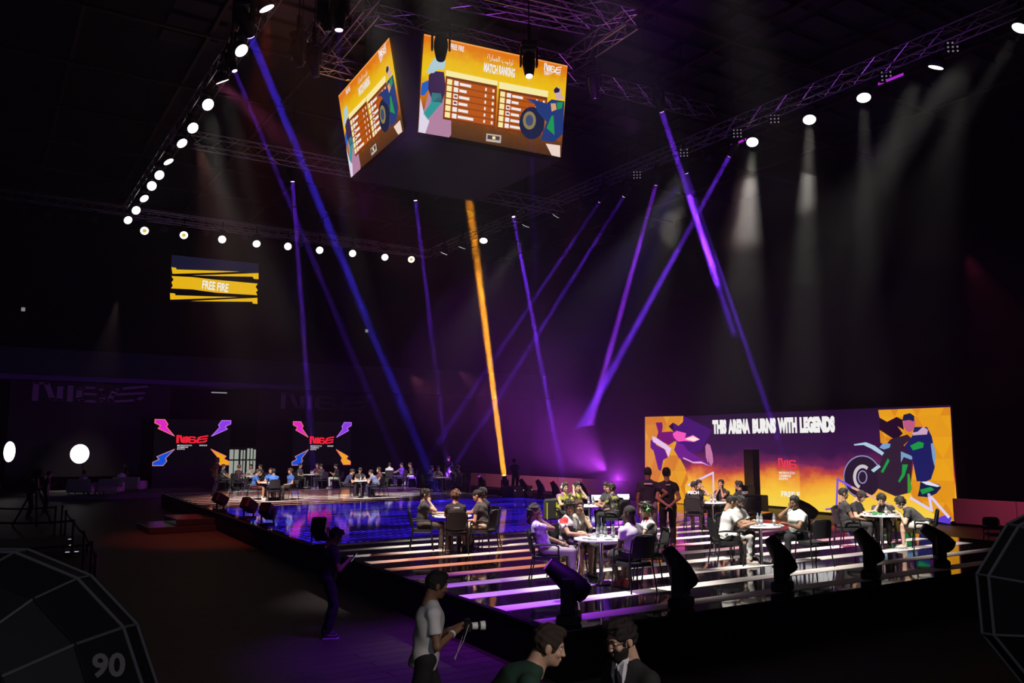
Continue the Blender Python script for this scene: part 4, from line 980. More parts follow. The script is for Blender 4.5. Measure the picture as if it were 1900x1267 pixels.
def face(c):
    BL, BR, TR, TLc = [Vector(p) for p in c]
    nn = (BR - BL).cross(TLc - BL).normalized()
    def P(u, v, k=0): return (BL * (1 - u) + BR * u) * (1 - v) + (TLc * (1 - u) + TR * u) * v + nn * (.006 * k) - jorg
    def quadmesh(name, pts, m, k):
        mb = MB(); N = len(pts); a = [P(*p, k) for p in pts]; b_ = [P(*p, k - .7) for p in pts]
        mb.add([tuple(p) for p in a + b_], [tuple(range(N)), tuple(range(N, 2 * N))[::-1]] + [(i, (i + 1) % N, (i + 1) % N + N, i + N) for i in range(N)]); return mb.build(name, m, jum)
    o = quadmesh('screen_face', [(0, 0), (1, 0), (1, 1), (0, 1)], bgm, 0)
    ul = o.data.uv_layers.new(name='uv')
    for lp in o.data.loops: ul.data[lp.index].uv = [(0, 0), (1, 0), (1, 1), (0, 1)][lp.vertex_index % 4]
    quadmesh('screen_rim', [(0, .985), (1, .985), (1, 1), (0, 1)], G('rim_orange', 245, 160, 80), 1)
    def q(name, zp, m, k): return quadmesh(name, [uv(*p) for p in zp], m, k)
    cream = G('cream', 250, 235, 165); white = G('cell_white', 240, 236, 235); pan = G('table_orange', 182, 84, 14); pan2 = G('table_brown', 120, 52, 12); dk = G('table_line', 70, 30, 10)
    # robed figure on the left, plain shape
    q('screen_graphic', [(180, 600), (240, 560), (330, 640), (400, 860), (400, 1000), (380, 1028), (80, 978), (130, 800)], G('gown', 178, 130, 160), 1)
    q('screen_graphic', [(105, 640), (140, 800), (190, 870), (150, 990), (85, 975)], G('gown_pale', 225, 215, 235), 2)
    q('screen_graphic', [(120, 500), (180, 470), (200, 540), (140, 620), (105, 615)], G('blue_px', 40, 95, 190), 1)
    q('screen_graphic', [(185, 420), (230, 380), (330, 390), (350, 560), (310, 690), (220, 680), (180, 560)], G('bodice', 62, 38, 78), 2)
    q('screen_graphic', [(215, 590), (300, 600), (320, 680), (260, 750), (170, 860), (130, 800), (200, 700)], G('teal_px', 50, 150, 150), 2)
    q('screen_graphic', [(240, 250), (310, 240), (350, 290), (330, 370), (280, 360), (230, 400), (160, 400), (200, 310)], G('hair_pale', 175, 205, 215), 3)
    # tables
    for x0, y0_, x1, y1_, x2, y2, x3, y3 in ((350, 400, 845, 505, 822, 940, 318, 850), (866, 525, 1345, 620, 1300, 1022, 838, 945)):
        q('table_back', [(x0, y0_), (x1, y1_), (x2, y2), (x3, y3)], pan2, 4)
        hx0, hx1 = x0 - 5, x1 + 3
        q('table_header', [(x0 - 2, y0_ - 28 if x0 < 500 else y0_ - 40), (x1 + 5, y1_ - 26 if x0 < 500 else y1_ - 42), (x1, y1_ + 20), (x0 - 5, y0_ + 28)], cream, 6)
        def loc(a, b_):      # inside the table: a across, b down
            l = (x0 + (x3 - x0) * b_, y0_ + (y3 - y0_) * b_); r_ = (x1 + (x2 - x1) * b_, y1_ + (y2 - y1_) * b_); return (l[0] + (r_[0] - l[0]) * a, l[1] + (r_[1] - l[1]) * a)
        for k in range(6):
            t0 = .115 + k * .143; t1 = t0 + .125
            def cell(a0, a1, m, L_, i0=.0, i1=0.0, nm='table_cell'): q(nm, [loc(a0, t0 + i0), loc(a1, t0 + i0), loc(a1, t1 - i1), loc(a0, t1 - i1)], m, L_)
            cell(.02, .975, pan, 5, nm='table_row'); cell(.03, .125, cream, 6, .004, .004); cell(.165, .25, white, 6, .012, .012)
            if k in (2, 3): cell(.18, .235, G('crest', 150, 60, 70), 7, .04, .04)
            w_ = (.22, .14, .20, .17, .19, .30)[k]; cell(.275, .275 + w_, white, 6, .035, .03, 'team_name')
            cell(.77, .80, white, 6, .03, .03); cell(.915, .95, white, 6, .03, .03)
    # wheel and rider, plain shapes
    q('screen_graphic', [(1185 + 125 * math.cos(a), 890 + 160 * math.sin(a)) for a in np.linspace(0, 2 * math.pi, 19)[:-1]], G('tyre_px', 26, 34, 66), 7)
    q('screen_graphic', [(1160 + 65 * math.cos(a), 865 + 90 * math.sin(a)) for a in np.linspace(0, 2 * math.pi, 15)[:-1]], G('wheel_px', 140, 125, 80), 8)
    q('screen_graphic', [(1160 + 38 * math.cos(a), 865 + 55 * math.sin(a)) for a in np.linspace(0, 2 * math.pi, 13)[:-1]], G('hub_px', 60, 75, 110), 9)
    q('screen_graphic', [(1120, 650), (1200, 660), (1330, 700), (1380, 660), (1510, 680), (1495, 1000), (1400, 1080), (1270, 1060), (1330, 880), (1240, 780), (1210, 700)], G('rider_px', 34, 58, 120), 8)
    q('screen_graphic', [(1400, 560), (1440, 535), (1475, 560), (1470, 610), (1515, 650), (1430, 660), (1420, 620)], G('rider_skin_px', 205, 170, 185), 9)
    q('screen_graphic', [(1400, 570), (1425, 540), (1460, 560), (1455, 590), (1410, 600)], G('rider_cap_px', 25, 30, 60), 10)
    q('screen_graphic', [(1430, 690), (1495, 690), (1480, 750), (1440, 760)], G('green_px', 30, 150, 80), 10); q('screen_graphic', [(1380, 820), (1400, 820), (1410, 1010), (1330, 940)], G('green_px', 0, 0, 0), 9)
    q('screen_graphic', [(1370, 700), (1420, 700), (1430, 760), (1380, 780)], G('skin2_px', 220, 160, 110), 10)
    q('screen_graphic', [(1325, 1090), (1470, 1110), (1470, 1225), (1385, 1205)], G('floor_px', 238, 215, 200), 5)
    q('screen_graphic', [(740, 990), (885, 1010), (880, 1085), (735, 1065)], G('badge_px', 190, 180, 175), 5); q('screen_graphic', [(752, 1005), (870, 1022), (866, 1060), (748, 1045)], G('badge_dark', 80, 60, 60), 6); q('screen_graphic', [(798, 1018), (826, 1022), (824, 1050), (796, 1046)], cream, 7)
    # lettering on the face
    ux = (BR - BL).normalized()
    uy = (TLc - BL).normalized()
    W_ = (BR - BL).length; H_ = (TLc - BL).length
    def txt(s_, za, zb_, hh, bold=.02):
        a = uv(*za); b2 = uv(*zb_); p = P(*a, 7); w_ = (b2[0] - a[0]) * W_
        return letters(jum, s_, G('cell_white', 0, 0, 0), tuple(p), hh, w_, tuple(ux), tuple(uy), bold)
    txt('MATCH', (710, 388), (845, 418), .30, .045); txt('RANKING', (858, 415), (1015, 438), .30, .045)
    ar = '\ufe93\ufe8d\ufead\ufe8e\ufe92\ufee4\ufedf\ufe8d \ufe90\ufef4\ufe97\ufeae\ufe97'
    txt(ar, (742, 282), (1000, 330), .24, .0)
    txt('FREE FIRE', (390, 165), (520, 188), .17, .03) if W_ > 0 else None
    a = uv(1310, 372); p = P(*a, 7); M = plane_mat(tuple(p), tuple(ux), tuple(uy)); mb = MB(); strokes(mb, LOGO, .16, M @ Matrix.Diagonal((.62 / 2.46, .22, 1, 1))); mb.build('screen_logo', G('cell_white', 0, 0, 0), jum)
    txt('MOROCCO', (1308, 392), (1390, 404), .05, .02); txt('GAMING', (1307, 405), (1372, 416), .05, .02); txt('EXPO', (1306, 418), (1350, 428), .05, .02); txt('2025', (1425, 415), (1470, 424), .05, .02)
face(corn['R']); face(corn['L'])
for q_ in ((-2, -1.4), (2.4, -1.4), (-2, 3.2), (2.4, 3.2)): MB().tube([(q_[0], q_[1], ZT_ - ZB + .05), (q_[0], q_[1], 19.48 - ZB)], .02, 5, cap=False).build('hoist_cable', mat('cable_dark', (.01, .01, .01)), jum)
for q_ in (.6, 4.6): MB().tube([(q_, .15, 2.2), (q_, .15, 19.48 - hs_org.z)], .02, 5, cap=False).build('hoist_cable', mat('cable_dark', ()), hanging)

# ------------------------------------------------------------------ trusses
steel = mat('truss_alu', (.30, .27, .28), .35, .85)
def truss(label, A, B, size=.42, step=.55, name='truss', hang=True, tri=False, r=.025):
    A = Vector(A); B = Vector(B); d = (B - A); Ln = d.length; u = d.normalized(); side_ = u.cross(Vector((0, 0, 1))).normalized(); upv = side_.cross(u)
    t = thing(name, label, 'truss', tuple(A)); h = size / 2; cs = [(-h, -h), (h, -h), (h, h), (-h, h)]
    for a, b_ in cs: MB().tube([side_ * a + upv * b_, u * Ln + side_ * a + upv * b_], r, 6).build('chord', steel, t)
    mb = MB(); n = max(1, int(Ln / step))
    for i in range(n):
        p0 = Ln * i / n; p1 = Ln * (i + 1) / n
        for k in range(4):
            (a, b_), (c, e_) = cs[k], cs[(k + 1) % 4]
            if i % 2: (a, b_), (c, e_) = (c, e_), (a, b_)
            mb.tube([u * p0 + side_ * a + upv * b_, u * p1 + side_ * c + upv * e_], r * .55, 4, cap=False)
    o = mb.build('lattice', steel, t); o['kind'] = 'stuff'
    if hang:
        for k in (.12, .5, .88): MB().tube([u * Ln * k + upv * h, u * Ln * k + Vector((0, 0, 19.48 - A.z))], .012, 4, cap=False).build('hoist_cable', mat('cable_dark', (.01, .01, .01)), t)
    return t
XR, XL, YBK = 22.65, 5.72, 45.0
truss('long lighting truss with pale round lamps climbing to the upper right', (XR, 8, TZ + .75), (XR, 45, TZ + .75))
truss('left lighting truss, the row of lamps receding beside the hanging screen', (XL, 4, TZ + .75), (XL, 45, TZ + .75))
truss('lighting truss across the far end of the hall above the hanging screen', (XL, YBK, TZ + .75), (XR, YBK, TZ + .75))
truss('lighting truss lit purple and amber behind the video cube', (XL + .3, 31.3, TZ + .3), (XR, 31.3, TZ + .3), .5)
J1 = 15.9
truss('short truss just above the top edge of the main ranking screen', onz(700, 28, J1), onz(1056, 122, J1), .45, name='truss', r=.02)
truss('truss reaching from the ranking screen corner up to the outer corner', onz(1052, 118, J1 + .2), onz(1172, 36, J1 + .4), .5)
truss('top truss running from the upper frame edge to the outer right corner', onz(850, -40, J1 + .5), onz(1172, 40, J1 + .5), .55)
truss('inner top truss hanging parallel above the main ranking screen', onz(840, -2, J1 + .9), onz(1090, 48, J1 + .9), .4)
truss('slanting truss at the upper left of the left ranking screen', onz(598, 122, J1 + .2), onz(690, 10, J1 + .2), .5)
truss('outer slanting truss left of the video cube with amber glints', onz(552, 104, J1 + .2), onz(628, 5, J1 + .2), .45)
truss('cross truss glowing amber just left of the left ranking screen', onz(590, 116, J1 + .1), onz(700, 146, J1 + .1), .5)
truss('dim truss running right from the video cube corner', onz(1060, 140, J1), onz(1320, 210, J1), .45)
# steel roof glow from the rig
# ------------------------------------------------------------------ lamps
black_metal = mat('lamp_black', (.005, .005, .006), .6, spec=.25)
lens_white = glow('lens_white', (1, .97, .92), 3.0); lens_dim = glow('lens_dim', (.8, .8, .75), .45); lens_gold = glow('lens_gold', (.75, .55, .10), 1.0)
ME = {}
def lamp_meshes():
    mb = MB(); mb.lathe([(.10, .26), (.17, .22), (.235, .10), (.24, 0), (.225, -.02)], 20); ME['wash_head'] = mb.mesh('wash_head', black_metal, True)
    mb = MB(); mb.lathe([(.20, -.018), (.21, -.028)], 20); ME['wash_lens'] = mb.mesh('wash_lens', lens_white)
    mb = MB(); mb.lathe([(.11, -.03), (.11, -.034)], 14); ME['gold'] = mb.mesh('gold', lens_gold)
    mb = MB(); mb.tube([(-.29, 0, 0), (-.29, 0, .30), (0, 0, .36), (.29, 0, .30), (.29, 0, 0)], .022, 6); ME['yoke'] = mb.mesh('yoke', black_metal)
    mb = MB(); mb.box(-.16, .16, -.12, .12, .36, .50, bev=.02); ME['lamp_base'] = mb.mesh('lamp_base', black_metal)
    mb = MB(); mb.box(-.04, .04, -.04, .04, .50, .98); ME['clamp'] = mb.mesh('clamp', black_metal)
    # moving head
    mb = MB(); mb.lathe([(.06, .30), (.13, .27), (.15, .16), (.155, 0), (.13, -.16), (.105, -.30), (.095, -.33)], 16); ME['beam_head'] = mb.mesh('beam_head', black_metal, True)
    mb = MB(); mb.lathe([(.085, -.325), (.08, -.345)], 14); ME['beam_lens'] = mb.mesh('beam_lens', None)
    mb = MB(); mb.box(-.21, -.165, -.09, .09, -.06, .36, bev=.02); mb.box(.165, .21, -.09, .09, -.06, .36, bev=.02); mb.box(-.21, .21, -.09, .09, .33, .39, bev=.02); ME['beam_yoke'] = mb.mesh('beam_yoke', black_metal)
    mb = MB(); mb.box(-.19, .19, -.15, .15, .39, .54, bev=.025); ME['beam_base'] = mb.mesh('beam_base', black_metal)
lamp_meshes()
def rotm(p, t, inv=False):
    d = (Vector(t) - Vector(p)); return d.to_track_quat('-Z', 'Y').to_matrix().to_4x4()
def wash(p, t, label, group=None, lens=None, s=1.0, gold=False):
    r_ = thing('wash_lamp', label, 'lamp', tuple(p), 0, group); d = Vector(t) - Vector(p); yaw = math.atan2(d.y, d.x) - math.pi / 2
    Z = Matrix.Rotation(yaw, 4, 'Z') @ Matrix.Scale(s, 4)
    part('yoke', ME['yoke'], r_, Z); part('lamp_base', ME['lamp_base'], r_, Z); part('clamp', ME['clamp'], r_, Z)
    hd = part('lamp_head', ME['wash_head'], r_, rotm(p, t) @ Matrix.Scale(s, 4)); part('lens', ME['wash_lens'], hd, None, lens)
    if gold: part('inner_lens', ME['gold'], hd)
    return r_
def moving(p, t, label, lensm, stand=False, s=1.0, group=None, name='moving_head_lamp'):
    r_ = thing(name, label, 'lamp', tuple(p), 0, group); d = Vector(t) - Vector(p); yaw = math.atan2(d.y, d.x) - math.pi / 2
    Z = Matrix.Rotation(yaw, 4, 'Z') @ Matrix.Scale(s, 4)
    if stand: Z = Z @ Matrix.Rotation(math.pi, 4, 'X')
    part('yoke', ME['beam_yoke'], r_, Z); part('lamp_base', ME['beam_base'], r_, Z)
    if not stand:
        part('clamp', ME['clamp'], r_, Z); MB().tube([(0, 0, .9 * s), (0, 0, 19.48 - p[2])], .018, 5).build('drop_bar', mat('cable_dark', ()), r_)
    hd = part('lamp_head', ME['beam_head'], r_, rotm(p, t) @ Matrix.Scale(s, 4))
    if not ME['beam_lens'].materials: ME['beam_lens'].materials.append(black_metal)
    part('lens', ME['beam_lens'], hd, None, lensm); return r_
ctr = Vector((13.5, 16, 1))
def where(i, n): return ('first', 'second', 'third', 'fourth', 'fifth', 'sixth', 'seventh', 'eighth', 'ninth', 'tenth', 'eleventh', 'twelfth', 'thirteenth', 'fourteenth')[i]
# right truss
RT = [((1890, 62), (1280, 990)), ((1735, 135), (1440, 960)), ((1603, 189), (1612, 1010)), ((1502, 229), (1478, 1010)), ((1396, 270), (1352, 1000)), ((1313, 302), (960, 900)), ((1080, 388), (900, 860)), ((1030, 405), (700, 905)), ((975, 424), (780, 905)), ((935, 437), (700, 890)), ((897, 451), (866, 930)), ((857, 464), (700, 900)), ((823, 475), (640, 900))]
for i, (l, f) in enumerate(RT):
    p = onz(*l, TZ); t_ = onz(*f, SZ); q = p - (t_ - p).normalized() * .10
    q = q + (q - Vector((0, 0, CAM_Z))).normalized() * .0
    lm = glow('lens_pink', (1, .35, .35), 1.6) if l == (1080, 388) else (glow('lens_pale', (.8, .85, .85), 1.0) if l == (1313, 302) else None)
    wash(q + Vector((0, 0, .08)), t_, ('red glowing round lamp on the long right truss' if l == (1080, 388) else 'round white lamp on the long right truss, %s from the upper right' % where(i, 13)), 'wash lamps on the right truss', lm, gold=False)
LT_ = [(494, 20), (447, 98), (412, 155), (385, 198), (357, 241), (337, 269), (312, 303), (295, 328), (281, 348), (267, 371), (252, 393), (237, 411)]
for i, l in enumerate(LT_):
    p = onz(*l, TZ); t_ = ctr + Vector((0, [4, -2, 12, -4, 0, 6, 14, 2, -4, 14, 4, 8][i], 0)); wash(p + Vector((0, 0, .08)), t_, 'round white lamp on the left truss, %s down from the top' % where(i, 12), 'wash lamps on the left truss', s=.95)
BT = [(268, 428), (341, 436), (412, 444), (476, 452), (534, 457), (593, 464), (654, 470), (714, 477), (763, 481)]
for i, l in enumerate(BT):
    p = ony(*l, YBK); t_ = ctr + Vector((-6 + i * 1.2, [0, 8, 0, 14, 0, 6, 4, 10, 12][i] - 4, 0)); wash(p, t_, 'round white lamp on the far truss, %s from the left' % where(i, 9), 'wash lamps on the far truss', s=.95, gold=i in (0, 1, 8))
for i, (x, y) in enumerate(((45, 388), (90, 398), (134, 403), (176, 407), (304, 424), (382, 432), (455, 440), (558, 452), (630, 458))):
    p = ony(x, y, YBK + 4); r_ = wash(p, p + Vector((-2, -10, -4)), 'unlit round lamp on the dark rear truss, %s from the left' % where(i, 9), 'unlit lamps at the far end', mat('lens_off', (.05, .045, .05), .2), s=.85)
truss('dark rear truss carrying unlit lamps at the far end', (-9, YBK + 4, TZ + 1.9), (21, YBK + 4, TZ + 1.9), .4)
lp = glow('lens_purple', (.75, .45, 1), 4.0)
NM = ['bright purple beam lamp high at the left by the left truss', 'small faint purple beam lamp below the first left beam', 'purple beam lamp hanging left of the video cube bottom', 'purple beam lamp hanging just under the video cube', 'small purple beam lamp above the far moving heads', 'purple beam lamp right of the video cube on a drop bar', 'purple beam lamp on the line of the steep right beam', 'purple beam lamp beside the brightest white cone', 'purple beam lamp with a violet shaft leaning left', 'faint purple beam lamp between red lamp and violet shaft', 'faint purple beam lamp beside the red lamp', 'big black moving head hanging before the main screen, lens lit', 'round white-lit moving head hanging left of the video cube']
for (l, f, w_, c, s_, sp_), nm in zip(HANG, NM):
    p = onz(*l, TZ - .25); t_ = onz(*f, SZ); d = (t_ - p).normalized(); s2 = 1.25 if l[0] in (982, 629, 466) else .9
    moving(p - d * (.36 * s2), t_, nm, lp, s=s2)
p = onz(818, 88, 14.0); moving(p, onz(800, 1100, 0), 'big black moving head hanging before the main screen, purple sheen', mat('lens_off', ()), s=1.3)
for i, (x, y) in enumerate(((553, 98), (604, 30), (582, 118), (660, 352), (1101, 160))):
    p = onz(x, y, 14.6); moving(p, p + Vector((1, .5, -4)), ('dark moving head on the slanting truss beside its lower end', 'dark moving head near the top edge left of the video cube', 'dark moving head under the amber cross truss', 'dark moving head under the lower corner of the left ranking screen', 'dark moving head right of the main ranking screen')[i], mat('lens_off', ()), s=1.2)
# blinder boxes of nine small lamps along the right truss
bz = MB().box(-.03, .03, -.2, .2, -.2, .2, bev=.02).mesh('blinder_case', black_metal); cell_ = MB().lathe([(.03, 0), (.028, .01)], 8, Matrix.Translation((-.032, 0, 0)) @ Matrix.Rotation(-math.pi / 2, 4, 'Y')).mesh('blinder_cell', glow('cell_dim', (.40, .34, .42), .45))
for i, (x, y) in enumerate(((1767, 88), (1644, 142), (1437, 221), (1368, 248), (1269, 284), (1182, 325))):
    p = onz(x, y, TZ + .45); t = thing('blinder_lamp', 'small nine-cell blinder box on the right truss, %s from the upper right' % where(i, 6), 'lamp', tuple(p), math.radians(50), 'blinder boxes')
    part('lamp_case', bz, t)
    for a in (-1, 0, 1):
        for b_ in (-1, 0, 1): part('cell', cell_, t, Matrix.Translation((0, a * .125, b_ * .125)))
for i, (x, y) in enumerate(((1655, 148), (1375, 264))):
    p = onz(x, y, TZ + .3); t = thing('light_bar', ('magenta light bar under the right truss by the second lamp', 'small magenta light bar beside the brightest white cone')[i], 'lamp', tuple(p)); MB().box(-.06, .06, -.45, .45, -.05, .05, bev=.02).build('housing', black_metal, t); MB().box(-.08, -.06, -.42, .42, -.04, .04).build('light_face', glow('bar_magenta', lin(170, 40, 200), 1.0), t)
# lamps added in mid-air to light the rig itself
spot(Vector((8.5, 21, 9)), Vector((11, 24, 17)), 1400, (.5, .08, 1), 60, 1)
spot(Vector((14, 16, 11)), Vector((16, 21, 16.5)), 1300, (.6, .1, .9), 60, 1)
spot(onz(1300, 400, 9), onz(1400, 240, TZ + .7), 600, (.4, .06, 1), 60, 1)
spot(onz(1600, 300, 10), onz(1700, 140, TZ + .7), 450, (.4, .06, 1), 60, 1)
spot(Vector((9, 26, 13)), Vector((9.6, 28, 16.2)), 500, (1, .45, .05), 60, 1)
spot(Vector((12, 33, 11)), Vector((10, 31, 14.5)), 250, (.6, .1, 1), 50, 1)

# ------------------------------------------------------------------ chairs and tables
chair_black = mat('chair_black', (.007, .007, .008), .5, spec=.3); seat_fab = mat('seat_fabric', (.010, .010, .012), .9, bump=.3, bscale=200)
mesh_fab = mat('mesh_back', (.011, .011, .013), .8, bump=.3, bscale=260); grey_fab = mat('grey_mesh_back', (.22, .22, .24), .8, bump=.3, bscale=260)
CM = {}
def chair_meshes():
    mb = MB(); out = [(.235 * math.copysign(abs(math.cos(t)) ** .45, math.cos(t)), .23 * math.copysign(abs(math.sin(t)) ** .45, math.sin(t))) for t in np.linspace(0, 2 * math.pi, 25)[:-1]]
    mb.slab(out, .415, .45); mb.slab([(x * .96, y * .96) for x, y in out], .45, .462); CM['seat'] = mb.mesh('seat', seat_fab)
    for s in (-1, 1):
        mb = MB(); mb.tube([(s * .235, .20, .64), (s * .24, .21, .42), (s * .255, .25, 0)], .013, 6); CM['fl', s] = mb.mesh('leg', chair_black)
        mb = MB(); mb.tube([(s * .225, -.20, .60), (s * .23, -.20, .42), (s * .25, -.27, 0)], .013, 6); CM['rl', s] = mb.mesh('leg', chair_black)
        mb = MB(); mb.tube([(s * .235, .215, .60), (s * .24, .16, .655), (s * .24, -.10, .665), (s * .225, -.225, .65)], [.014, .019, .019, .014], 6); CM['arm', s] = mb.mesh('armrest', chair_black)
    mb = MB(); mb.tube([(-.225, -.20, .45), (-.228, -.235, .66), (-.215, -.27, .84), (-.17, -.285, .885), (0, -.292, .895), (.17, -.285, .885), (.215, -.27, .84), (.228, -.235, .66), (.225, -.20, .45)], .014, 6); CM['bf'] = mb.mesh('back_frame', chair_black)
    mb = MB(); n, k = 7, 6; vs = []
    for j in range(k):
        z = .54 + .34 * j / (k - 1); yy = -.215 - .07 * (z - .5) / .38
        for i in range(n):
            x = -.205 + .41 * i / (n - 1); x *= 1 if j < k - 1 else .85; vs.append((x, yy - .035 * (1 - (x / .21) ** 2), z))
    vs2 = [(x, y - .012, z) for x, y, z in vs]; N = len(vs); f = []
    for j in range(k - 1):
        for i in range(n - 1): a = j * n + i; f += [(a, a + n, a + n + 1, a + 1), (N + a, N + a + 1, N + a + n + 1, N + a + n)]
    bd = list(range(n)) + [j * n + n - 1 for j in range(1, k)] + [(k - 1) * n + i for i in range(n - 2, -1, -1)] + [j * n for j in range(k - 2, 0, -1)]
    f += [(bd[i], bd[(i + 1) % len(bd)], bd[(i + 1) % len(bd)] + N, bd[i] + N) for i in range(len(bd))]; mb.add(vs + vs2, f); CM['back'] = mb.mesh('backrest', mesh_fab)
    mb = MB(); mb.tube([(-.24, .20, .40), (.24, .20, .40)], .011, 6); mb.tube([(-.23, -.19, .40), (.23, -.19, .40)], .011, 6); mb.tube([(-.24, .2, .40), (-.23, -.19, .40)], .011, 6); mb.tube([(.24, .2, .40), (.23, -.19, .40)], .011, 6); CM['frame'] = mb.mesh('seat_frame', chair_black)
chair_meshes()
def chair(pos, yaw, label, group=None, fab=None, s=1.0):
    t = thing('conference_chair', label, 'chair', tuple(pos), yaw, group)
    part('seat', CM['seat'], t); part('backrest', CM['back'], t, None, fab); part('back_frame', CM['bf'], t); part('seat_frame', CM['frame'], t)
    for k in (-1, 1): part('leg', CM['fl', k], t); part('leg', CM['rl', k], t); part('armrest', CM['arm', k], t)
    return t
top_white = mat('table_white', (.86, .86, .88), .6, spec=.2); chrome = mat('chrome', (.7, .7, .72), .18, 1.0)
def table_meshes():
    mb = MB(); mb.lathe([(.44, .712), (.455, .718), (.455, .737), (.44, .742)], 40); CM['top'] = mb.mesh('table_top', top_white)
    mb = MB(); mb.lathe([(.035, .02), (.035, .66), (.12, .70), (.13, .712)], 16); CM['pole'] = mb.mesh('pole', chrome, True)
    mb = MB(); mb.lathe([(.24, 0.0), (.24, .012), (.20, .022), (.05, .04)], 28); CM['base'] = mb.mesh('base', chrome)
table_meshes()
pl_clear = mat('bottle_plastic', (.75, .82, .86), .08, trans=.75); cap_w = mat('cap_blue', (.1, .2, .5), .4); lab_w = mat('bottle_label', (.6, .65, .7), .5)
mb = MB(); mb.lathe([(.030, 0), (.032, .01), (.031, .05), (.028, .08), (.032, .11), (.031, .15), (.012, .19), (.012, .205)], 12); CM['bottle'] = mb.mesh('bottle_body', pl_clear, True)
mb = MB(); mb.lathe([(.015, .20), (.015, .222)], 10); CM['cap'] = mb.mesh('cap', cap_w)
mb = MB(); mb.lathe([(.0325, .06), (.0325, .105)], 12); CM['label'] = mb.mesh('label', lab_w)
mb = MB(); mb.box(-.038, .038, -.078, .078, 0, .009, bev=.003); CM['phone'] = mb.mesh('phone_case', mat('black_plastic', (.012, .012, .014), .35))
mb = MB(); mb.box(-.034, .034, -.072, .072, .009, .0102); CM['pscreen'] = mb.mesh('phone_screen', glow('phone_glow', (.5, .6, .7), .6))
mb = MB(); mb.tube([(.09 * math.cos(a), .085 * math.sin(a), .03 + .02 * math.sin(a)) for a in np.linspace(-.3, math.pi + .3, 12)], .012, 6); CM['hband'] = mb.mesh('headband', mat('headset_black', (.02, .02, .02), .4))
mb = MB(); mb.lathe([(.03, 0), (.042, .005), (.042, .028), (.03, .034)], 12); CM['hcup'] = mb.mesh('ear_cup', mat('headset_black', ()))
def fr(T, phi, r): # phi 0 = towards the viewer, 90 = to the right of the table, 180 = beyond
    a = math.radians(phi); return Vector((T[0] - math.cos(a) * HX * r + math.sin(a) * RX * r, T[1] - math.cos(a) * HY * r + math.sin(a) * RY * r, T[2]))
def bottle(p, lab, grp):
    t = thing('water_bottle', lab, 'bottle', tuple(p), 0, grp); part('bottle_body', CM['bottle'], t); part('cap', CM['cap'], t); part('label', CM['label'], t)
def phone(p, yaw, lab, grp): t = thing('smartphone', lab, 'phone', tuple(p), yaw, grp); part('phone_case', CM['phone'], t); part('phone_screen', CM['pscreen'], t)
def headset(p, yaw, lab, col, grp):
    t = thing('headset', lab, 'headphones', tuple(p), yaw, grp); m_ = mat('headset_' + lab[:5], col, .4); part('headband', CM['hband'], t, None, m_)
    for k in (-1, 1): part('ear_cup', CM['hcup'], t, Matrix.Translation((k * .09, -.03, 0)), m_)
TABLES = {}
def rank(v, i):
    k = sorted(range(len(v)), key=lambda j: v[j]).index(i); n = len(v)
    return 'standing alone' if n == 1 else ('leftmost' if k == 0 else ('rightmost' if k == n - 1 else ('second from the left' if k == 1 else 'third from the left')))
def table(key, px, py, where_, bottles=(), phones_=(), z=None):
    T = onz(px, py, SZ + .006); TABLES[key] = T
    t = thing('round_table', 'round white table on a chrome pole, ' + where_, 'table', tuple(T), 0, 'round gaming tables'); part('table_top', CM['top'], t); part('pole', CM['pole'], t); part('base', CM['base'], t)
    tz = T[2] + .742
    for i, (ph, r) in enumerate(bottles): p = fr(T, ph, r); p.z = tz; bottle(p, ('clear water bottle, %s on the table ' % rank([math.sin(math.radians(q[0])) * q[1] for q in bottles], i)) + where_, 'bottles on the table ' + where_)
    for i, (ph, r, y) in enumerate(phones_): p = fr(T, ph, r); p.z = tz; phone(p, math.radians(y), ('smartphone, %s on the table ' % rank([math.sin(math.radians(q[0])) * q[1] for q in phones_], i)) + where_, 'phones on the table ' + where_)
    return T
def sitter(key, phi, r, label, turn=0, chairlab=None, chair_turn=0, chairfab=None, res=.016, **kw):
    T = TABLES[key]; p = fr(T, phi, r); d = Vector(T) - p; yaw = math.atan2(d.y, d.x) - math.pi / 2 + math.radians(turn)
    if chairlab: chair(p - Vector((-math.sin(yaw), math.cos(yaw), 0)) * .02, yaw + math.radians(chair_turn), chairlab, 'conference chairs round the tables', chairfab)
    return person(label, tuple(p), yaw, res=res, **kw)
W_ = (.74, .74, .74); BK = (.018, .018, .02); GR = (.045, .045, .048); NV = (.015, .02, .07)
whitej = jersey('white_red_jersey', (.75, .73, .72), (.5, .03, .03), (.05, .05, .05), 9)
yelj = jersey('yellow_black_jersey', (.42, .45, .05), (.02, .02, .02), (.30, .08, .35), 11)
lilj = jersey('lilac_speckled_tee', (.42, .36, .55), (.30, .22, .50), (.60, .55, .70), 30)
camo = jersey('camo_trousers', (.60, .60, .58), (.06, .06, .06), (.25, .25, .25), 12)
blkj = jersey('dark_patch_jersey', (.03, .03, .035), (.28, .28, .05), (.10, .09, .10), 14)

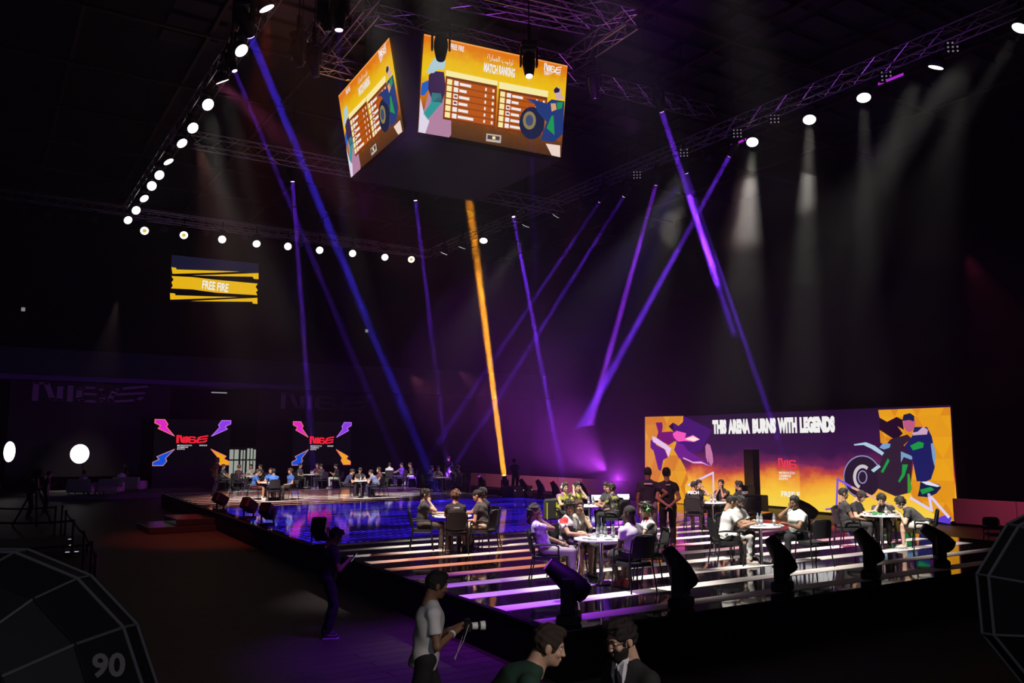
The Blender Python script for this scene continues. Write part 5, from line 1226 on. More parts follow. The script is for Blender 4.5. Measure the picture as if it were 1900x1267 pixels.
# --- near centre table
table('near', 1116, 1081, 'nearest the stage corner', [(200, .12), (150, .2), (100, .22), (170, .3)], [(300, .3, 20), (20, .3, 80), (330, .34, 50)])
sitter('near', 272, .93, 'person in a speckled lilac tee and grey trousers lounging by the corner table', lean=-20, lh='lap', rh='chin', skin='brown', hair='long', shirtm=lilj, pants=(.26, .25, .24), shoes=(.3, .04, .04), head=(-20, 0, 0), chairlab='black armchair under the person in the speckled lilac tee', res=.011)
sitter('near', 222, .78, 'person with round curly hair in a white jersey with red patch, corner table', lean=4, lh='lap', rh='table', skin='tan', hair='curly', haircol=(.02, .012, .008), shirtm=whitej, pants=BK, shorts=True, head=(-35, 8, 0), chairlab='black armchair behind the curly-haired white jersey', res=.011)
sitter('near', 200, 1.0, 'slim person half hidden behind the curly head, yellow light on the arm', lean=10, lh='chin', rh='table', skin='light', hair='long', haircol=(.08, .03, .02), shirt=(.5, .45, .4), pants=BK, chairlab='black armchair beyond the curly head', res=.014)
sitter('near', 29, .88, 'person in a white tee and black shorts seen from behind, cropped hair', lean=-2, side=-6, lh='lap', rh='chin', skin='dark', hair='buzz', shirt=W_, pants=BK, shorts=True, head=(35, 5, 0), feet={-1: (.02, .40, .085), 1: (.06, .28, .085)}, shoes=(.45, .04, .05), chairlab='black mesh armchair showing its back, nearest the stage corner', res=.011)
sitter('near', 98, .86, 'person in a white patterned jersey wearing green headphones, at the corner table', lean=6, lh='table', rh='lap', skin='light', hair='mop', haircol=(.02, .012, .008), shirtm=whitej, pants=(.35, .33, .33), phones=(.25, .65, .22), head=(10, 10, 0), chairlab='black armchair under the green-headphone player', res=.011)
T = TABLES['near']
for i in range(7):       # white charging leads over the table
    mb = MB(); rs = random.Random(i); pts = []; p = fr(T, rs.uniform(120, 240), rs.uniform(.05, .35)); x, y = p.x, p.y
    for k in range(9): pts.append((x - T[0], y - T[1], .748 + rs.uniform(0, .05) * (k % 8 > 0))); x += rs.uniform(-.09, .09); y += rs.uniform(-.09, .09); dx, dy = x - T[0], y - T[1]; q = math.hypot(dx, dy); x, y = (T[0] + dx * min(1, .42 / max(q, .01)), T[1] + dy * min(1, .42 / max(q, .01)))
    t = tag(mb.tube(pts, .006, 5).build('charging_lead', mat('white_cable', (.8, .8, .8), .4)), 'tangled white charging lead on the corner table, ' + ('by the curly head', 'among the bottles', 'beside the leftmost bottle', 'near the table rim', 'under the other leads', 'looping highest', 'on the far half')[i], 'cable', 'white leads on the corner table'); t.location = T
mb = MB(); e = fr(T, 300, .46); d = e - T; mb.tube([tuple(d * .9 + Vector((0, 0, .748))), tuple(d + Vector((0, 0, .74))), tuple(d + Vector((.03, .01, .45))), tuple(d + Vector((-.03, 0, .2))), tuple(d * .8 + Vector((.0, 0, .012))), tuple(d * .3 + Vector((.2, -.1, .012)))], .006, 5)
t = tag(mb.build('charging_lead', mat('white_cable', ())), 'long white lead hanging off the corner table to the floor', 'cable'); t.location = T
# --- second table behind it
table('second', 1094, 990, 'with the yellow-jersey players', [(180, .12), (150, .25)], [(60, .28, 10), (330, .3, 60)])
sitter('second', 252, .72, 'smiling person in a purple and yellow jersey with small headphones facing the viewer', lean=8, lh='table', rh='table', skin='light', hair='short', haircol=(.03, .015, .01), shirtm=yelj, pants=BK, phones=(.6, .6, .6), turn=-42, head=(0, 5, 0), chairlab='black armchair with a yellow-striped jacket hung on it', res=.014)
sitter('second', 205, .78, 'person in a yellow and black jersey with both hands at the face', lean=12, lh='brow', rh='ear', skin='light', hair='short', shirtm=yelj, pants=BK, head=(0, 10, 0), res=.014, chairlab='black armchair beyond the yellow-jersey table')
sitter('second', 52, .80, 'person in a dark patched jersey seen from behind at the yellow-jersey table', lean=12, lh='table', rh='lap', skin='tan', hair='mop', shirtm=blkj, pants=BK, head=(40, -5, 0), chairlab='black mesh armchair turned away, right of the yellow-jersey table', res=.014)
sitter('second', 132, .85, 'person mostly hidden behind the dark patched jersey', lean=14, skin='tan', hair='fade', shirt=GR, head=(0, 15, 0), res=.016, chairlab='black armchair hidden behind the dark patched jersey')
p = fr(TABLES['second'], 262, 1.02); t = thing('jacket', 'black jacket with yellow stripes draped over a chair back', 'jacket', (p.x, p.y, SZ + .35)); yw = math.radians(40)
MB().box(-.23, .23, -.05, .05, 0, .56, bev=.045).build('cloth', mat('jacket_black', (.03, .03, .03), .9), t)
for k in (-.17, .13): MB().box(k, k + .035, -.058, -.045, .02, .46, bev=.004).build('stripe', mat('stripe_yellow', (.7, .65, .03), .7), t)
t.rotation_euler = (0, 0, math.atan2(RY, RX) + .5)
# --- table before the screen
table('screen', 1323, 981, 'closest to the flames on the LED wall', [(20, .15), (340, .2)], [(200, .3, 10), (120, .3, 60)])
sitter('screen', 306, .76, 'person in a black tee reading MECH on the back', lean=14, skin='tan', hair='fade', shirt=BK, pants=(.3, .25, .28), shorts=True, back=('MECH', .115, (.8, .8, .8)), turn=34, head=(-40, 10, 0), chairlab='black armchair under the MECH tee', res=.014, shoes=(.6, .6, .65))
sitter('screen', 200, .78, 'person in black with a hand over the face, beyond the MECH tee', lean=10, lh='brow', rh='table', skin='light', hair='fade', shirt=BK, head=(0, 12, 0), res=.016, chairlab='black armchair beyond the MECH tee')
sitter('screen', 146, .80, 'person in a black tee with both arms raised to the chin, before the flames', lean=4, lh='chin', rh='chin', skin='tan', hair='fade', shirt=BK, res=.016, chairlab='black armchair before the flames')
sitter('screen', 72, .80, 'dark-haired person in a black lettered tee, back turned, right side of the MECH table', lean=8, skin='tan', hair='mop', shirt=BK, back=('MECH', .10, (.8, .8, .8)), turn=-34, head=(30, -5, 0), res=.016, chairlab='black armchair on the right side of the MECH table')
# --- right middle table
table('middle', 1413, 1045, 'with the three white tees', [(175, .22), (100, .30), (150, .1)], [(330, .3, 10), (60, .34, 60), (0, .2, 90)])
sitter('middle', 285, .76, 'person in a white tee and camouflage trousers, back turned, middle right table', lean=12, skin='tan', hair='fade', shirt=W_, pantsm=camo, shoes=(.5, .4, .35), head=(0, 20, 0), chairlab='black armchair showing a rounded back, left of the middle right table', turn=-8, res=.011)
sitter('middle', 205, .84, 'person with glasses, beard and white tee looking down', lean=24, skin='tan', hair='quiff', shirt=W_, glasses=True, beard=True, head=(10, 28, 0), res=.011, chairlab='black armchair beyond the bearded white tee')
sitter('middle', 96, .78, 'heavy-set person with glasses in a white tee holding one ear', lean=14, side=-8, lh='table', rh='ear', skin='brown', hair='short', shirt=(.70, .74, .70), fat=1.28, glasses=True, turn=22, head=(10, 12, 0), pants=BK, res=.011)
p = fr(TABLES['middle'], 70, .98); chair(p, math.atan2(HY, HX) - math.pi / 2 + .35, 'black mesh armchair with its back square to the viewer, right of the middle right table', 'conference chairs round the tables')
# --- right table by the motorcycle graphic
table('right', 1638, 1016, 'below the motorcycle on the LED wall', [(10, .2)], [(60, .3, 10), (300, .3, 10)])
sitter('right', 276, .80, 'person in a plain black tee and trousers reclining, short hair, below the motorcycle wheel', lean=-8, lh='lap', rh='lap', skin='tan', hair='fade', shirt=GR, pants=(.03, .03, .032), head=(0, 8, 0), turn=-10, chairlab='black armchair under the reclining black tee, right table', res=.011)
sitter('right', 225, .74, 'person in black wearing dark headphones with red ring, bowed over the right table', lean=30, skin='light', hair='short', shirt=BK, phones=(.05, .01, .015), head=(0, 30, 0), res=.012, chairlab='black armchair beyond the red-ringed headphones')
sitter('right', 152, .72, 'curly-haired person with head down on the right table, arm raised', lean=42, lh='table', rh='brow', skin='light', hair='curly', shirt=BK, head=(0, 30, 0), res=.014, chairlab='black armchair beyond the person with head down')
sitter('right', 68, .86, 'person in a dark grey tee and pale shorts leaning far over the right table', lean=48, lh='table', rh='table', skin='light', hair='curly', shirt=GR, pants=(.55, .52, .47), shorts=True, head=(10, 25, 0), shoes=(.5, .45, .4), chairlab='black armchair behind the leaning dark grey tee', res=.012)
T = TABLES['right']
for k, (ph, r) in enumerate(((300, .15), (200, .12))): p = fr(T, ph, r); p.z = T[2] + .742; headset(p, k * 1.2, ('green headset lying near the player side of the right table', 'second green headset lying at the middle of the right table')[k], (.03, .30, .06), None)
p = fr(T, 250, .3); p.z = T[2] + .742; headset(p, .5, 'white headset lying on the right table before the bowed player', (.8, .8, .8), None)
# --- left front table
table('left', 838, 1018, 'beside the blue floor at the stage edge', [(240, .12)], [(300, .3, 20), (20, .3, 60)])
sitter('left', 284, .66, 'person in a charcoal tee resting chin on hand, beside the blue floor', lean=4, lh='table', rh='chin', skin='light', hair='mop', haircol=(.02, .013, .01), shirt=GR, pants=(.05, .045, .04), head=(-12, 5, 0), chairlab='black armchair under the chin-on-hand charcoal tee', res=.012, turn=-6)
sitter('left', 10, .80, 'person with curly brown hair and black tee, back turned, by the blue floor', lean=2, lh='table', rh='table', skin='light', hair='curly', haircol=(.10, .05, .025), shirt=BK, pants=BK, back=('mark', .06, (.8, .8, .8)), head=(-30, 5, 0), chairlab='black armchair with its back square to the viewer, table by the blue floor', res=.012)
sitter('left', 66, .78, 'person in a backward cap, charcoal shirt and khaki shorts by the blue floor', lean=10, side=-6, lh='lap', rh='lap', skin='light', hair='cap', shirt=GR, pants=(.58, .50, .40), shorts=True, head=(12, 8, 0), chairlab='black armchair under the khaki shorts', feet={-1: (.0, .46, .085), 1: (.16, .36, .085)}, sole=(.8, .8, .8), res=.012, fat=1.1)
sitter('left', 124, .88, 'bearded person peering over the backward cap', lean=6, skin='tan', hair='short', beard=True, shirt=BK, res=.014, chairlab='black armchair hidden behind the backward cap')
# --- far tables
FR = .026
table('far_a', 459, 909, 'farthest left by the lit doorway', [(100, .2)])
sitter('far_a', 266, 1.30, 'person in a dark tee slouching far left, arm on the knee, before the doorway', lean=-6, lh='knee', rh='knee', shirt=GR, res=FR, hair='short', chairlab='dark armchair at the far left end of the stage')
sitter('far_a', 338, .80, 'person in a striped black top, back turned, left of the blue shirts', lean=8, shirt=(.05, .02, .025), res=FR, hair='mop', haircol=(.08, .04, .02), chairlab='dark armchair under the striped black top')
sitter('far_a', 185, .80, 'pale-armed person half hidden before the doorway', lean=12, shirt=(.3, .28, .28), res=FR, lh='chin', chairlab='dark armchair beyond the leftmost far table')
sitter('far_a', 140, .85, 'person in black before the bright doorway panes', lean=10, shirt=BK, res=FR, hair='mop', chairlab='dark armchair before the doorway panes')
BL_ = (.02, .10, .38)
table('far_b', 498, 927, 'among the blue shirts', [(180, .2)])
sitter('far_b', 288, .64, 'person in a bright blue shirt and dark red shorts leaning on the table', lean=16, shirt=BL_, pants=(.08, .01, .015), shorts=True, shoes=(.8, .8, .8), res=.02, turn=-6, hair='fade', chairlab='dark armchair under the dark red shorts')
sitter('far_b', 192, .80, 'person in a blue shirt seen between two other blue shirts', lean=10, shirt=BL_, res=FR, chairlab='dark armchair beyond the blue-shirt table')
sitter('far_b', 28, .88, 'person in a blue collared shirt, back square to the viewer', lean=4, shirt=(.04, .14, .50), pants=NV, shorts=True, res=.02, chairlab='dark armchair showing its square back among the blue shirts')
sitter('far_b', 98, .90, 'person in a blue polo turning sideways with an arm hanging', lean=0, lh='lap', rh='hang', shirt=(.03, .09, .33), res=.02, turn=40, hair='mop', haircol=(.04, .02, .01), chairlab='dark armchair under the blue polo')
table('far_c', 577, 905, 'between the blue shirts and the navy cap', [(30, .2), (200, .2)])
sitter('far_c', 250, .74, 'person in a dark tee seated in profile left of the third far table', lean=0, lh='lap', rh='lap', shirt=GR, res=FR, hair='mop', chairlab='dark armchair under the profile dark tee')
sitter('far_c', 168, .80, 'person in dark red half hidden behind the third far table', lean=8, shirt=(.08, .015, .02), res=FR, chairlab='dark armchair beyond the third far table')
sitter('far_c', 58, .80, 'person in a black top with red lettering line, back turned', lean=8, shirt=(.05, .04, .045), res=FR, hair='mop', chairlab='dark armchair under the red-lined black top')
sitter('far_c', 86, 1.50, 'person in black with white trousers sitting apart, looking at hands', lean=12, lh='phone', rh='phone', shirt=BK, pants=(.5, .48, .45), res=FR, hair='cap', chairlab='dark armchair set apart right of the third far table')
table('far_d', 670, 922, 'with the navy caps', [(200, .2), (150, .25)])
sitter('far_d', 286, .70, 'person in a navy tee and cap crouched over the table, striped track trousers', lean=28, shirt=NV, pants=BK, hair='cap', res=.02, chairlab='dark armchair under the navy cap')
sitter('far_d', 196, .80, 'second capped person just behind the navy cap', lean=16, shirt=BK, hair='cap', res=FR, chairlab='dark armchair behind the navy cap')
sitter('far_d', 72, .80, 'person in a grey-blue open shirt leaning over the table, face down', lean=34, shirt=(.14, .17, .33), pants=NV, hair='cap', res=.02, chairlab='dark armchair under the grey-blue shirt')
sitter('far_d', 126, .98, 'dark figure just visible behind the grey-blue shirt', lean=10, shirt=(.06, .02, .03), res=FR, chairlab='dark armchair behind the grey-blue shirt')
table('far_e', 722, 900, 'by the purple shirt', [(20, .2)])
sitter('far_e', 8, .80, 'person in a white printed tee, back turned, beside the purple shirt', lean=6, shirt=(.5, .5, .5), pants=BK, res=FR, chairlab='dark armchair under the white printed tee')
sitter('far_e', 66, .84, 'person in a vivid purple shirt, back turned', lean=0, shirt=(.13, .03, .55), pants=(.05, .02, .2), res=FR, hair='buzz', chairlab='dark armchair under the vivid purple shirt')
sitter('far_e', 96, 1.34, 'person in a grey tee and white trousers sitting apart with arms on knees', lean=12, lh='lap', rh='lap', shirt=(.08, .08, .09), pants=(.6, .58, .55), res=FR, hair='mop', haircol=(.05, .02, .015), chairlab='dark armchair under the white trousers')
table('far_f', 818, 913, 'farthest right of the far row', [(250, .2), (200, .3)])
sitter('far_f', 296, .70, 'person in black with a red sleeve mark leaning toward the last far table', lean=18, shirt=BK, res=FR, hair='quiff', chairlab='dark armchair left of the last far table')
sitter('far_f', 200, .80, 'pale-shirted person half hidden at the last far table', lean=22, shirt=(.25, .22, .22), res=FR, chairlab='dark armchair beyond the last far table')
sitter('far_f', 62, .80, 'person in dark navy leaning, arm hanging, right of the last far table', lean=16, lh='knee', rh='knee', shirt=(.03, .03, .06), res=.02, chairlab='dark armchair right of the last far table', shoes=(.7, .7, .7))
sitter('far_f', 108, .92, 'dark-haired person behind the dark navy shirt', lean=6, shirt=(.04, .02, .05), res=FR, hair='mop', chairlab='dark armchair behind the dark navy shirt')
chair(onz(861, 909, SZ + .006), math.atan2(-HY, -HX) - math.pi / 2 + .5, 'empty grey-backed armchair at the right end of the far row', 'conference chairs round the tables', grey_fab)
def yaw_of(dr, df): d = Vector((RX * dr + HX * df, RY * dr + HY * df)); return math.atan2(d.y, d.x) - math.pi / 2
person('standing person with red-lit face in a black shirt behind the last far table', tuple(onz(833, 906, SZ + .006)), yaw_of(-.5, -1), res=FR, sit=False, lh='hang', rh='hang', shirt=BK, skin='light', H=1.78)
person('standing person in black and blue jeans before the first lightning screen', tuple(onz(396, 921, SZ + .006)), yaw_of(.7, .6), res=.02, sit=False, lh='hip', rh='hang', shirt=BK, pants=(.015, .02, .09), skin='dark', H=1.80)
person('standing person in a black tee and pale trousers, hands on hips, back to the viewer', tuple(onz(1205, 1021, SZ + .006)), yaw_of(.15, 1), res=.012, sit=False, lh='hang', rh='hip', shirt=(.02, .018, .03), pants=(.42, .33, .36), hair='buzz', skin='brown', H=1.86, back=('mark', .09, (.8, .8, .8)), head=(-10, 0, 0), fat=1.08)
person('standing person all in black with hands clasped, back to the viewer, before the LED wall', tuple(onz(1241, 1021, SZ + .006)), yaw_of(.05, 1), res=.012, sit=False, lh='behind', rh='behind', shirt=(.012, .012, .014), pants=(.012, .012, .014), hair='short', skin='tan', shoes=(.28, .16, .10), H=1.84, back=('mark', .05, (.5, .5, .5)), head=(0, 5, 0))
# --- people on the hall floor
fl, HCf, armf = person('person all in black reading a bright phone beside the stage', tuple(onz(606, 1183, 0.004)), yaw_of(1, .35), res=.012, sit=False, lh='hang', rh=(.06, .30, 1.16), shirt=(.01, .01, .012), pants=(.01, .01, .012), hair='mop', skin='brown', H=1.69, sleeve=.6, head=(0, 28, 0))
t = thing('smartphone', 'glowing phone held by the person in black beside the stage', 'phone', (0, 0, 0)); W1 = Matrix.Translation(fl.location) @ Matrix.Rotation(fl.rotation_euler.z, 4, 'Z')
t.matrix_world = W1 @ Matrix.Translation((.05, .375, 1.215)) @ Matrix.Rotation(math.radians(-125), 4, 'X') @ Matrix.Scale(1.1, 4); part('phone_case', CM['phone'], t); part('phone_screen', CM['pscreen'], t, None, glow('phone_bright', (.7, .85, 1), 1.6))
pos = ond(788, 1180, 8.4); pos.z = .004
wt, HCw, armw = person('person in a loose white tee and black trousers carrying a camera with a white lens', tuple(pos), yaw_of(1, .25), res=.009, sit=False, lh=(-.05, .33, 1.19), rh=(.07, .27, 1.16), shirt=(.62, .62, .64), pants=(.012, .012, .014), hair='fade', skin='brown', H=1.76, sleeve=.62, head=(5, 14, 0), feet={-1: (-.10, .22, .085), 1: (.10, -.25, .085)}, fat=1.06)
Wm = Matrix.Translation(pos) @ Matrix.Rotation(wt.rotation_euler.z, 4, 'Z')
t = thing('camera', 'black camera with a fat white telephoto lens held at the belly', 'camera', (0, 0, 0)); t.matrix_world = Wm @ Matrix.Translation((0, .42, 1.20))
MB().box(-.07, .07, -.04, .035, -.05, .05, bev=.012).build('camera_body', black_metal, t); MB().box(-.03, .03, -.03, .03, .045, .08, bev=.01).build('viewfinder', black_metal, t)
ML = Matrix.Rotation(-math.pi / 2, 4, 'X'); MB().lathe([(.034, .03), (.036, .09), (.036, .10)], 18, ML).build('lens_barrel', mat('lens_ivory', (.8, .78, .72), .4), t, True)
MB().lathe([(.038, .10), (.038, .125)], 18, ML).build('lens_ring', black_metal, t, True); MB().lathe([(.041, .125), (.045, .16), (.045, .175)], 18, ML).build('lens_front', mat('lens_ivory', ()), t, True)
MB().tube([(.07, 0, .03), (.1, -.06, -.12), (.06, -.14, -.28), (-.02, -.12, -.32), (-.07, 0, .0)], .004, 4).build('strap', mat('strap_pale', (.4, .38, .35)), t)
mb = MB(); Ew, Ww, hw = armw[1]; a = Vector(Ww) - (Vector(Ww) - Vector(Ew)).normalized() * .03
mb.tube([a, a + (Vector(Ww) - Vector(Ew)).normalized() * .02], .036, 12).build('wristband', mat('band_white', (.7, .75, .8), .5), wt)
rz = .2
t = MB(); c = ond(1060, 1240, 5.75); c.z = 0
o = t.box(-1.5, 1.5, -1.0, 1.0, 0.004, rz - .002).build('low_platform', side); o.location = c; o.rotation_euler = (0, 0, math.atan2(RY, RX)); tag(o, 'low black platform under the two people in suits', 'platform')
pos = ond(884, 1240, 5.7); pos.z = rz
person('person in a dark green suit jacket bending toward the bearded man', tuple(pos), yaw_of(1, .12), res=.008, sit=False, lean=48, lh=(-.1, .6, .85), rh=(.1, .6, .85), shirt=(.012, .045, .032), pants=(.012, .03, .025), hair='fade', haircol=(.03, .018, .012), skin='light', H=1.80, suit=True, head=(-6, 14, 0))
pos = ond(1196, 1240, 5.7); pos.z = rz
mn, HCm, armm = person('bearded person with glasses in a black suit, white shirt and dark tie', tuple(pos), yaw_of(-.72, -.55), res=.008, sit=False, lean=18, lh=(-.1, .45, .98), rh=(.1, .45, .98), shirt=(.014, .014, .017), pants=(.012, .012, .014), hair='quiff', haircol=(.012, .008, .007), skin='light', H=1.70, suit=True, beard=True, glasses=True, head=(-8, 14, 0))
# shirt front, collar and tie
le_ = math.radians(18); upv = Vector((0, math.sin(le_), math.cos(le_))); P_ = Vector((0, 0, .93 * 1.70 / 1.74)); fw_ = Vector((0, math.cos(le_), -math.sin(le_)))
Mx = Matrix(((1, 0, 0, 0), (0, upv.y, fw_.y, 0), (0, upv.z, fw_.z, 0), (0, 0, 0, 1))); Mx.translation = P_
def wedge(pts, th, m, nm):      # (x, up, out) outline lying on the chest
    n = len(pts); vs = [Mx @ Vector(q) for q in pts] + [Mx @ Vector((q[0], q[1], q[2] - th)) for q in pts]
    MB().add([tuple(v) for v in vs], [tuple(range(n)), tuple(range(n, 2 * n))[::-1]] + [(i, (i + 1) % n, (i + 1) % n + n, i + n) for i in range(n)]).build(nm, m, mn)
wedge([(-.052, .535, .075), (0, .50, .10), (.052, .535, .075), (.05, .46, .118), (.012, .22, .150), (-.012, .22, .150), (-.05, .46, .118)], .03, mat('shirt_white', (.72, .74, .8), .8), 'shirt_front')
wedge([(-.014, .500, .106), (.014, .500, .106), (.012, .47, .122), (.022, .29, .150), (0, .25, .156), (-.022, .29, .150), (-.012, .47, .122)], .006, mat('tie_dark', (.02, .02, .03), .5), 'tie')
for k in (-1, 1): wedge([(k * .052, .545, .03), (k * .060, .52, .06), (k * .012, .49, .112), (k * .004, .515, .098), (k * .035, .545, .07)], .008, mat('shirt_white', ()), 'collar')
p = ond(862, 1262, 5.6); p.z = .004; chair(p, yaw_of(-.3, 1), 'dark chair whose back top pokes up at the lower frame edge', 'loose chairs off the stage', s=1)
p = onz(1832, 990, SZ + .006) if False else onz(1836, 1030, 0.004)
chair(onz(1848, 1020, .004), yaw_of(-.2, -1), 'lone dark chair on the floor before the right-hand barrier', 'loose chairs off the stage')

# ------------------------------------------------------------------ moving heads and gear on the deck edge
def dirp(p, r_, f, u): return Vector(p) + Vector((RX * r_ + HX * f, RY * r_ + HY * f, u)) * 5
lens_off = mat('lens_off', ()); lpur = glow('lens_violet', lin(150, 50, 200), 1.0)
def stand_head(px, py, r_, f, u, lab, lens, s):
    p = onz(px, py, SZ + .006) + Vector((0, 0, .54 * s)); moving(p, dirp(p, r_, f, u), lab, lens, True, s)
stand_head(1056, 1158, -.8, .12, .62, 'black moving head nearest the stage corner with a violet lens', lpur, 1.02)
stand_head(1264, 1128, -.5, .25, .8, 'black moving head on the front edge between the corner and middle tables', lens_off, 1.0)
stand_head(1452, 1096, -.45, .25, .8, 'black moving head on the front edge before the three white tees', lens_off, 1.0)
stand_head(1616, 1073, -.45, .25, .8, 'black moving head on the front edge before the right table', lens_off, 1.0)
stand_head(1745, 1052, -.7, .2, .55, 'black moving head on the front edge, last before the right softbox', lens_off, 1.0)
stand_head(1497, 985, -.7, .2, .5, 'black moving head with violet glints behind the heavy-set white tee', lpur, 1.1)
stand_head(894, 912, -.3, -.3, .6, 'black moving head with violet dot beside the empty grey chair', lpur, .95)
stand_head(972, 922, -.4, -.1, .7, 'black moving head on the far deck edge, first right of the orange beam', lens_off, .95)
stand_head(1003, 924, -.4, -.1, .7, 'black moving head on the far deck edge, second right of the orange beam', lens_off, .95)
stand_head(1030, 927, -.4, -.1, .7, 'black moving head with a thin red rim on the far deck edge', glow('lens_red', lin(200, 20, 60), 1.0), .95)
stand_head(1082, 932, -.4, -.1, .7, 'black moving head on the far deck edge behind the yellow jerseys', lens_off, .95)
p = onz(937, 911, SZ + .006); p = p + Vector((0, 0, .52)); moving(p, ond(858, 270, 38), 'moving head on the far deck edge throwing the orange beam', glow('lens_amber', (1, .62, .12), 4.0), True, .95)
for i, (x, y, s_, lab) in enumerate(((408, 948, .5, 'black spotlight box on the left deck edge, farthest of four'), (461, 962, .52, 'black spotlight box on the left deck edge, second nearer'), (496, 975, .52, 'black spotlight box on the left deck edge, third nearer'), (594, 1016, .56, 'black spotlight box on the left deck edge behind the phone reader'))):
    p = onz(x, y, SZ + .006); t = thing('stage_spotlight', lab, 'lamp', tuple(p), math.radians(20 + 12 * i))
    MB().box(-.2, .2, -.16, .16, 0, .07, bev=.02).build('base', black_metal, t); MB().box(-s_ / 2, s_ / 2, -.17, .17, -s_ * .34, s_ * .34, Matrix.Translation((0, 0, .42)) @ Matrix.Rotation(.5, 4, 'Y'), bev=.04).build('lamp_head', black_metal, t)
    for k in (-1, 1): MB().box(-.03, .03, k * .2 - .012, k * .2 + .012, .05, .46).build('bracket', black_metal, t)
for i, (x, y) in enumerate(((1110, 944), (1158, 942))):
    p = onz(x, y, SZ + .006); t = thing('strobe_panel', ('lit white strobe panel left of the magenta glow', 'lit white strobe panel right behind the standing pair')[i], 'lamp', tuple(p), yaw_of(0, -1) + math.pi)
    MB().box(-.25, .25, -.04, .06, .30, .56, Matrix.Rotation(-.5, 4, 'X'), bev=.02).build('housing', black_metal, t); MB().box(-.23, .23, -.05, -.04, .32, .54, Matrix.Rotation(-.5, 4, 'X')).build('light_face', glow('strobe_white', (.85, .8, .95), 1.5), t)
    for k in (-1, 1): MB().tube([(k * .2, 0, .36), (k * .26, .05, 0)], .015, 5).build('leg', black_metal, t)
p = onz(957, 921, SZ + .006); person('standing dark figure beside the orange beam', tuple(p + Vector((HX, HY, 0)) * .9), yaw_of(-.4, 1), res=FR, sit=False, lean=16, lh='phone', rh='phone', shirt=(.01, .01, .012), H=1.75)
p = onz(960, 922, SZ + .006); t = thing('flight_case', 'dark flight case on the deck edge right of the orange beam', 'case', tuple(p), .3); MB().box(-.7, .7, -.35, .35, 0, .5, bev=.03).build('case_body', mat('case_dark', (.05, .045, .05), .6), t)
for k in (-.6, 0, .6): MB().box(k - .04, k + .04, -.37, -.35, .28, .36, bev=.01).build('latch', chrome, t)
for i, (x, y) in enumerate(((1384, 958), (1408, 962))):
    p = onz(x, y, 0.004); t = thing('equipment_rack', ('dark equipment rack before the doorway in the LED wall', 'smaller dark rack with a blue panel before the LED wall doorway')[i], 'rack', tuple(p), .2); h = 1.3 - .35 * i
    MB().box(-.3, .3, -.3, .3, 0, h, bev=.03).build('case_body', mat('case_dark', ()), t)
    for k in range(4): MB().box(-.325, -.3, -.25, .25, .12 + k * h / 4.6, .12 + k * h / 4.6 + .18, bev=.005).build('rack_unit', black_metal if k % 2 else mat('rack_blue', (.02, .08, .2), .4), t)

# ------------------------------------------------------------------ left side of the hall
riser = onz(135, 915, .3)
t = thing('interview_riser', 'low dark riser under the pale sofas', 'platform', (0, 0, 0)); y_ = onz(135, 918, .25).y
a = onz(82, 921, .25); b_ = onz(300, 905, .25)
MB().box(a.x, b_.x + 2, a.y, a.y + 6.5 if a.y + 6.5 < 61.5 else 61.5, .004, .25).build('riser_body', mat('riser_dark', (.10, .09, .09), .7), t)
sofa_m = mat('sofa_pale', (.50, .40, .40), .9, bump=.2, bscale=60)
def sofa(px, py, w, lab, yaw, depth=.85, n=1):
    p = onz(px, py, .254); t = thing('sofa', lab, 'sofa', tuple(p), yaw)
    MB().box(-w / 2, w / 2, -.42, .42, .12, .42, bev=.05).build('seat_base', sofa_m, t); MB().box(-w / 2, w / 2, -.5, -.32, .12, .86, bev=.05).build('backrest', sofa_m, t)
    for k in (-1, 1): MB().box(k * w / 2 - .08, k * w / 2 + .08, -.45, .42, .12, .64, bev=.04).build('armrest', sofa_m, t)
    for kx in (-1, 1):
        for ky in (-1, 1): MB().box(kx * (w / 2 - .06) - .025, kx * (w / 2 - .06) + .025, ky * .36 - .025, ky * .36 + .025, 0, .12).build('leg', black_metal, t)
    return p
yb = yaw_of(0, 1)
p1 = sofa(152, 917, 1.25, 'pale armchair with one sitter, left on the riser', yb); p2 = sofa(205, 916, 1.1, 'pale armchair in the middle of the riser', yb + .15); p3 = sofa(240, 911, 1.7, 'longer pale sofa at the right of the riser', yb - .1)
sk = dict(res=.03)
person('person in a pale shirt seated in the left pale armchair', tuple(p1), yb, lh='lap', rh='chin', shirt=(.4, .4, .42), skin='tan', **sk)
person('person in white seated on the longer pale sofa', tuple(p3 + Vector((RX, RY, 0)) * -.5), yb + .6, lh='lap', rh='lap', shirt=(.6, .6, .62), skin='tan', **sk)
person('person in a dark shirt standing behind the longer pale sofa', tuple(onz(232, 909, .254)), yaw_of(-.6, -1), sit=False, lh='hang', rh='hang', shirt=(.03, .02, .02), skin='tan', H=1.7, **sk)
def softdisc(px, py, rad, depthY, lab, yaw, face_dir, base_z=0.254):
    p = ony(px, py, depthY); t = thing('softbox_lamp', lab, 'lamp', (p.x, p.y, base_z if base_z else .004), yaw); hz_ = p.z - (base_z or .004)
    M = Matrix.Translation((0, 0, hz_)) @ Matrix.Rotation(math.pi / 2, 4, 'X')
    MB().lathe([(rad, 0), (rad * .98, -.05), (rad * .45, -.5), (.12, -.62)], 24, M).build('fabric_dome', mat('softbox_black', (.02, .02, .024), .8), t, True)
    MB().lathe([(rad * .985, .004), (rad * .96, .05), (rad * .5, .10), (.02, .115)], 24, M).build('diffuser', glow('softbox_white', (1, .98, .97), 2.2, True), t, True)
    MB().tube([(0, .5, hz_), (0, .45, .9)], .025, 6).build('pole', black_metal, t)
    for k in range(3): a = k * 2.094; MB().tube([(0, .45, .9), (.5 * math.cos(a), .45 + .5 * math.sin(a), 0)], .02, 5).build('leg', black_metal, t)
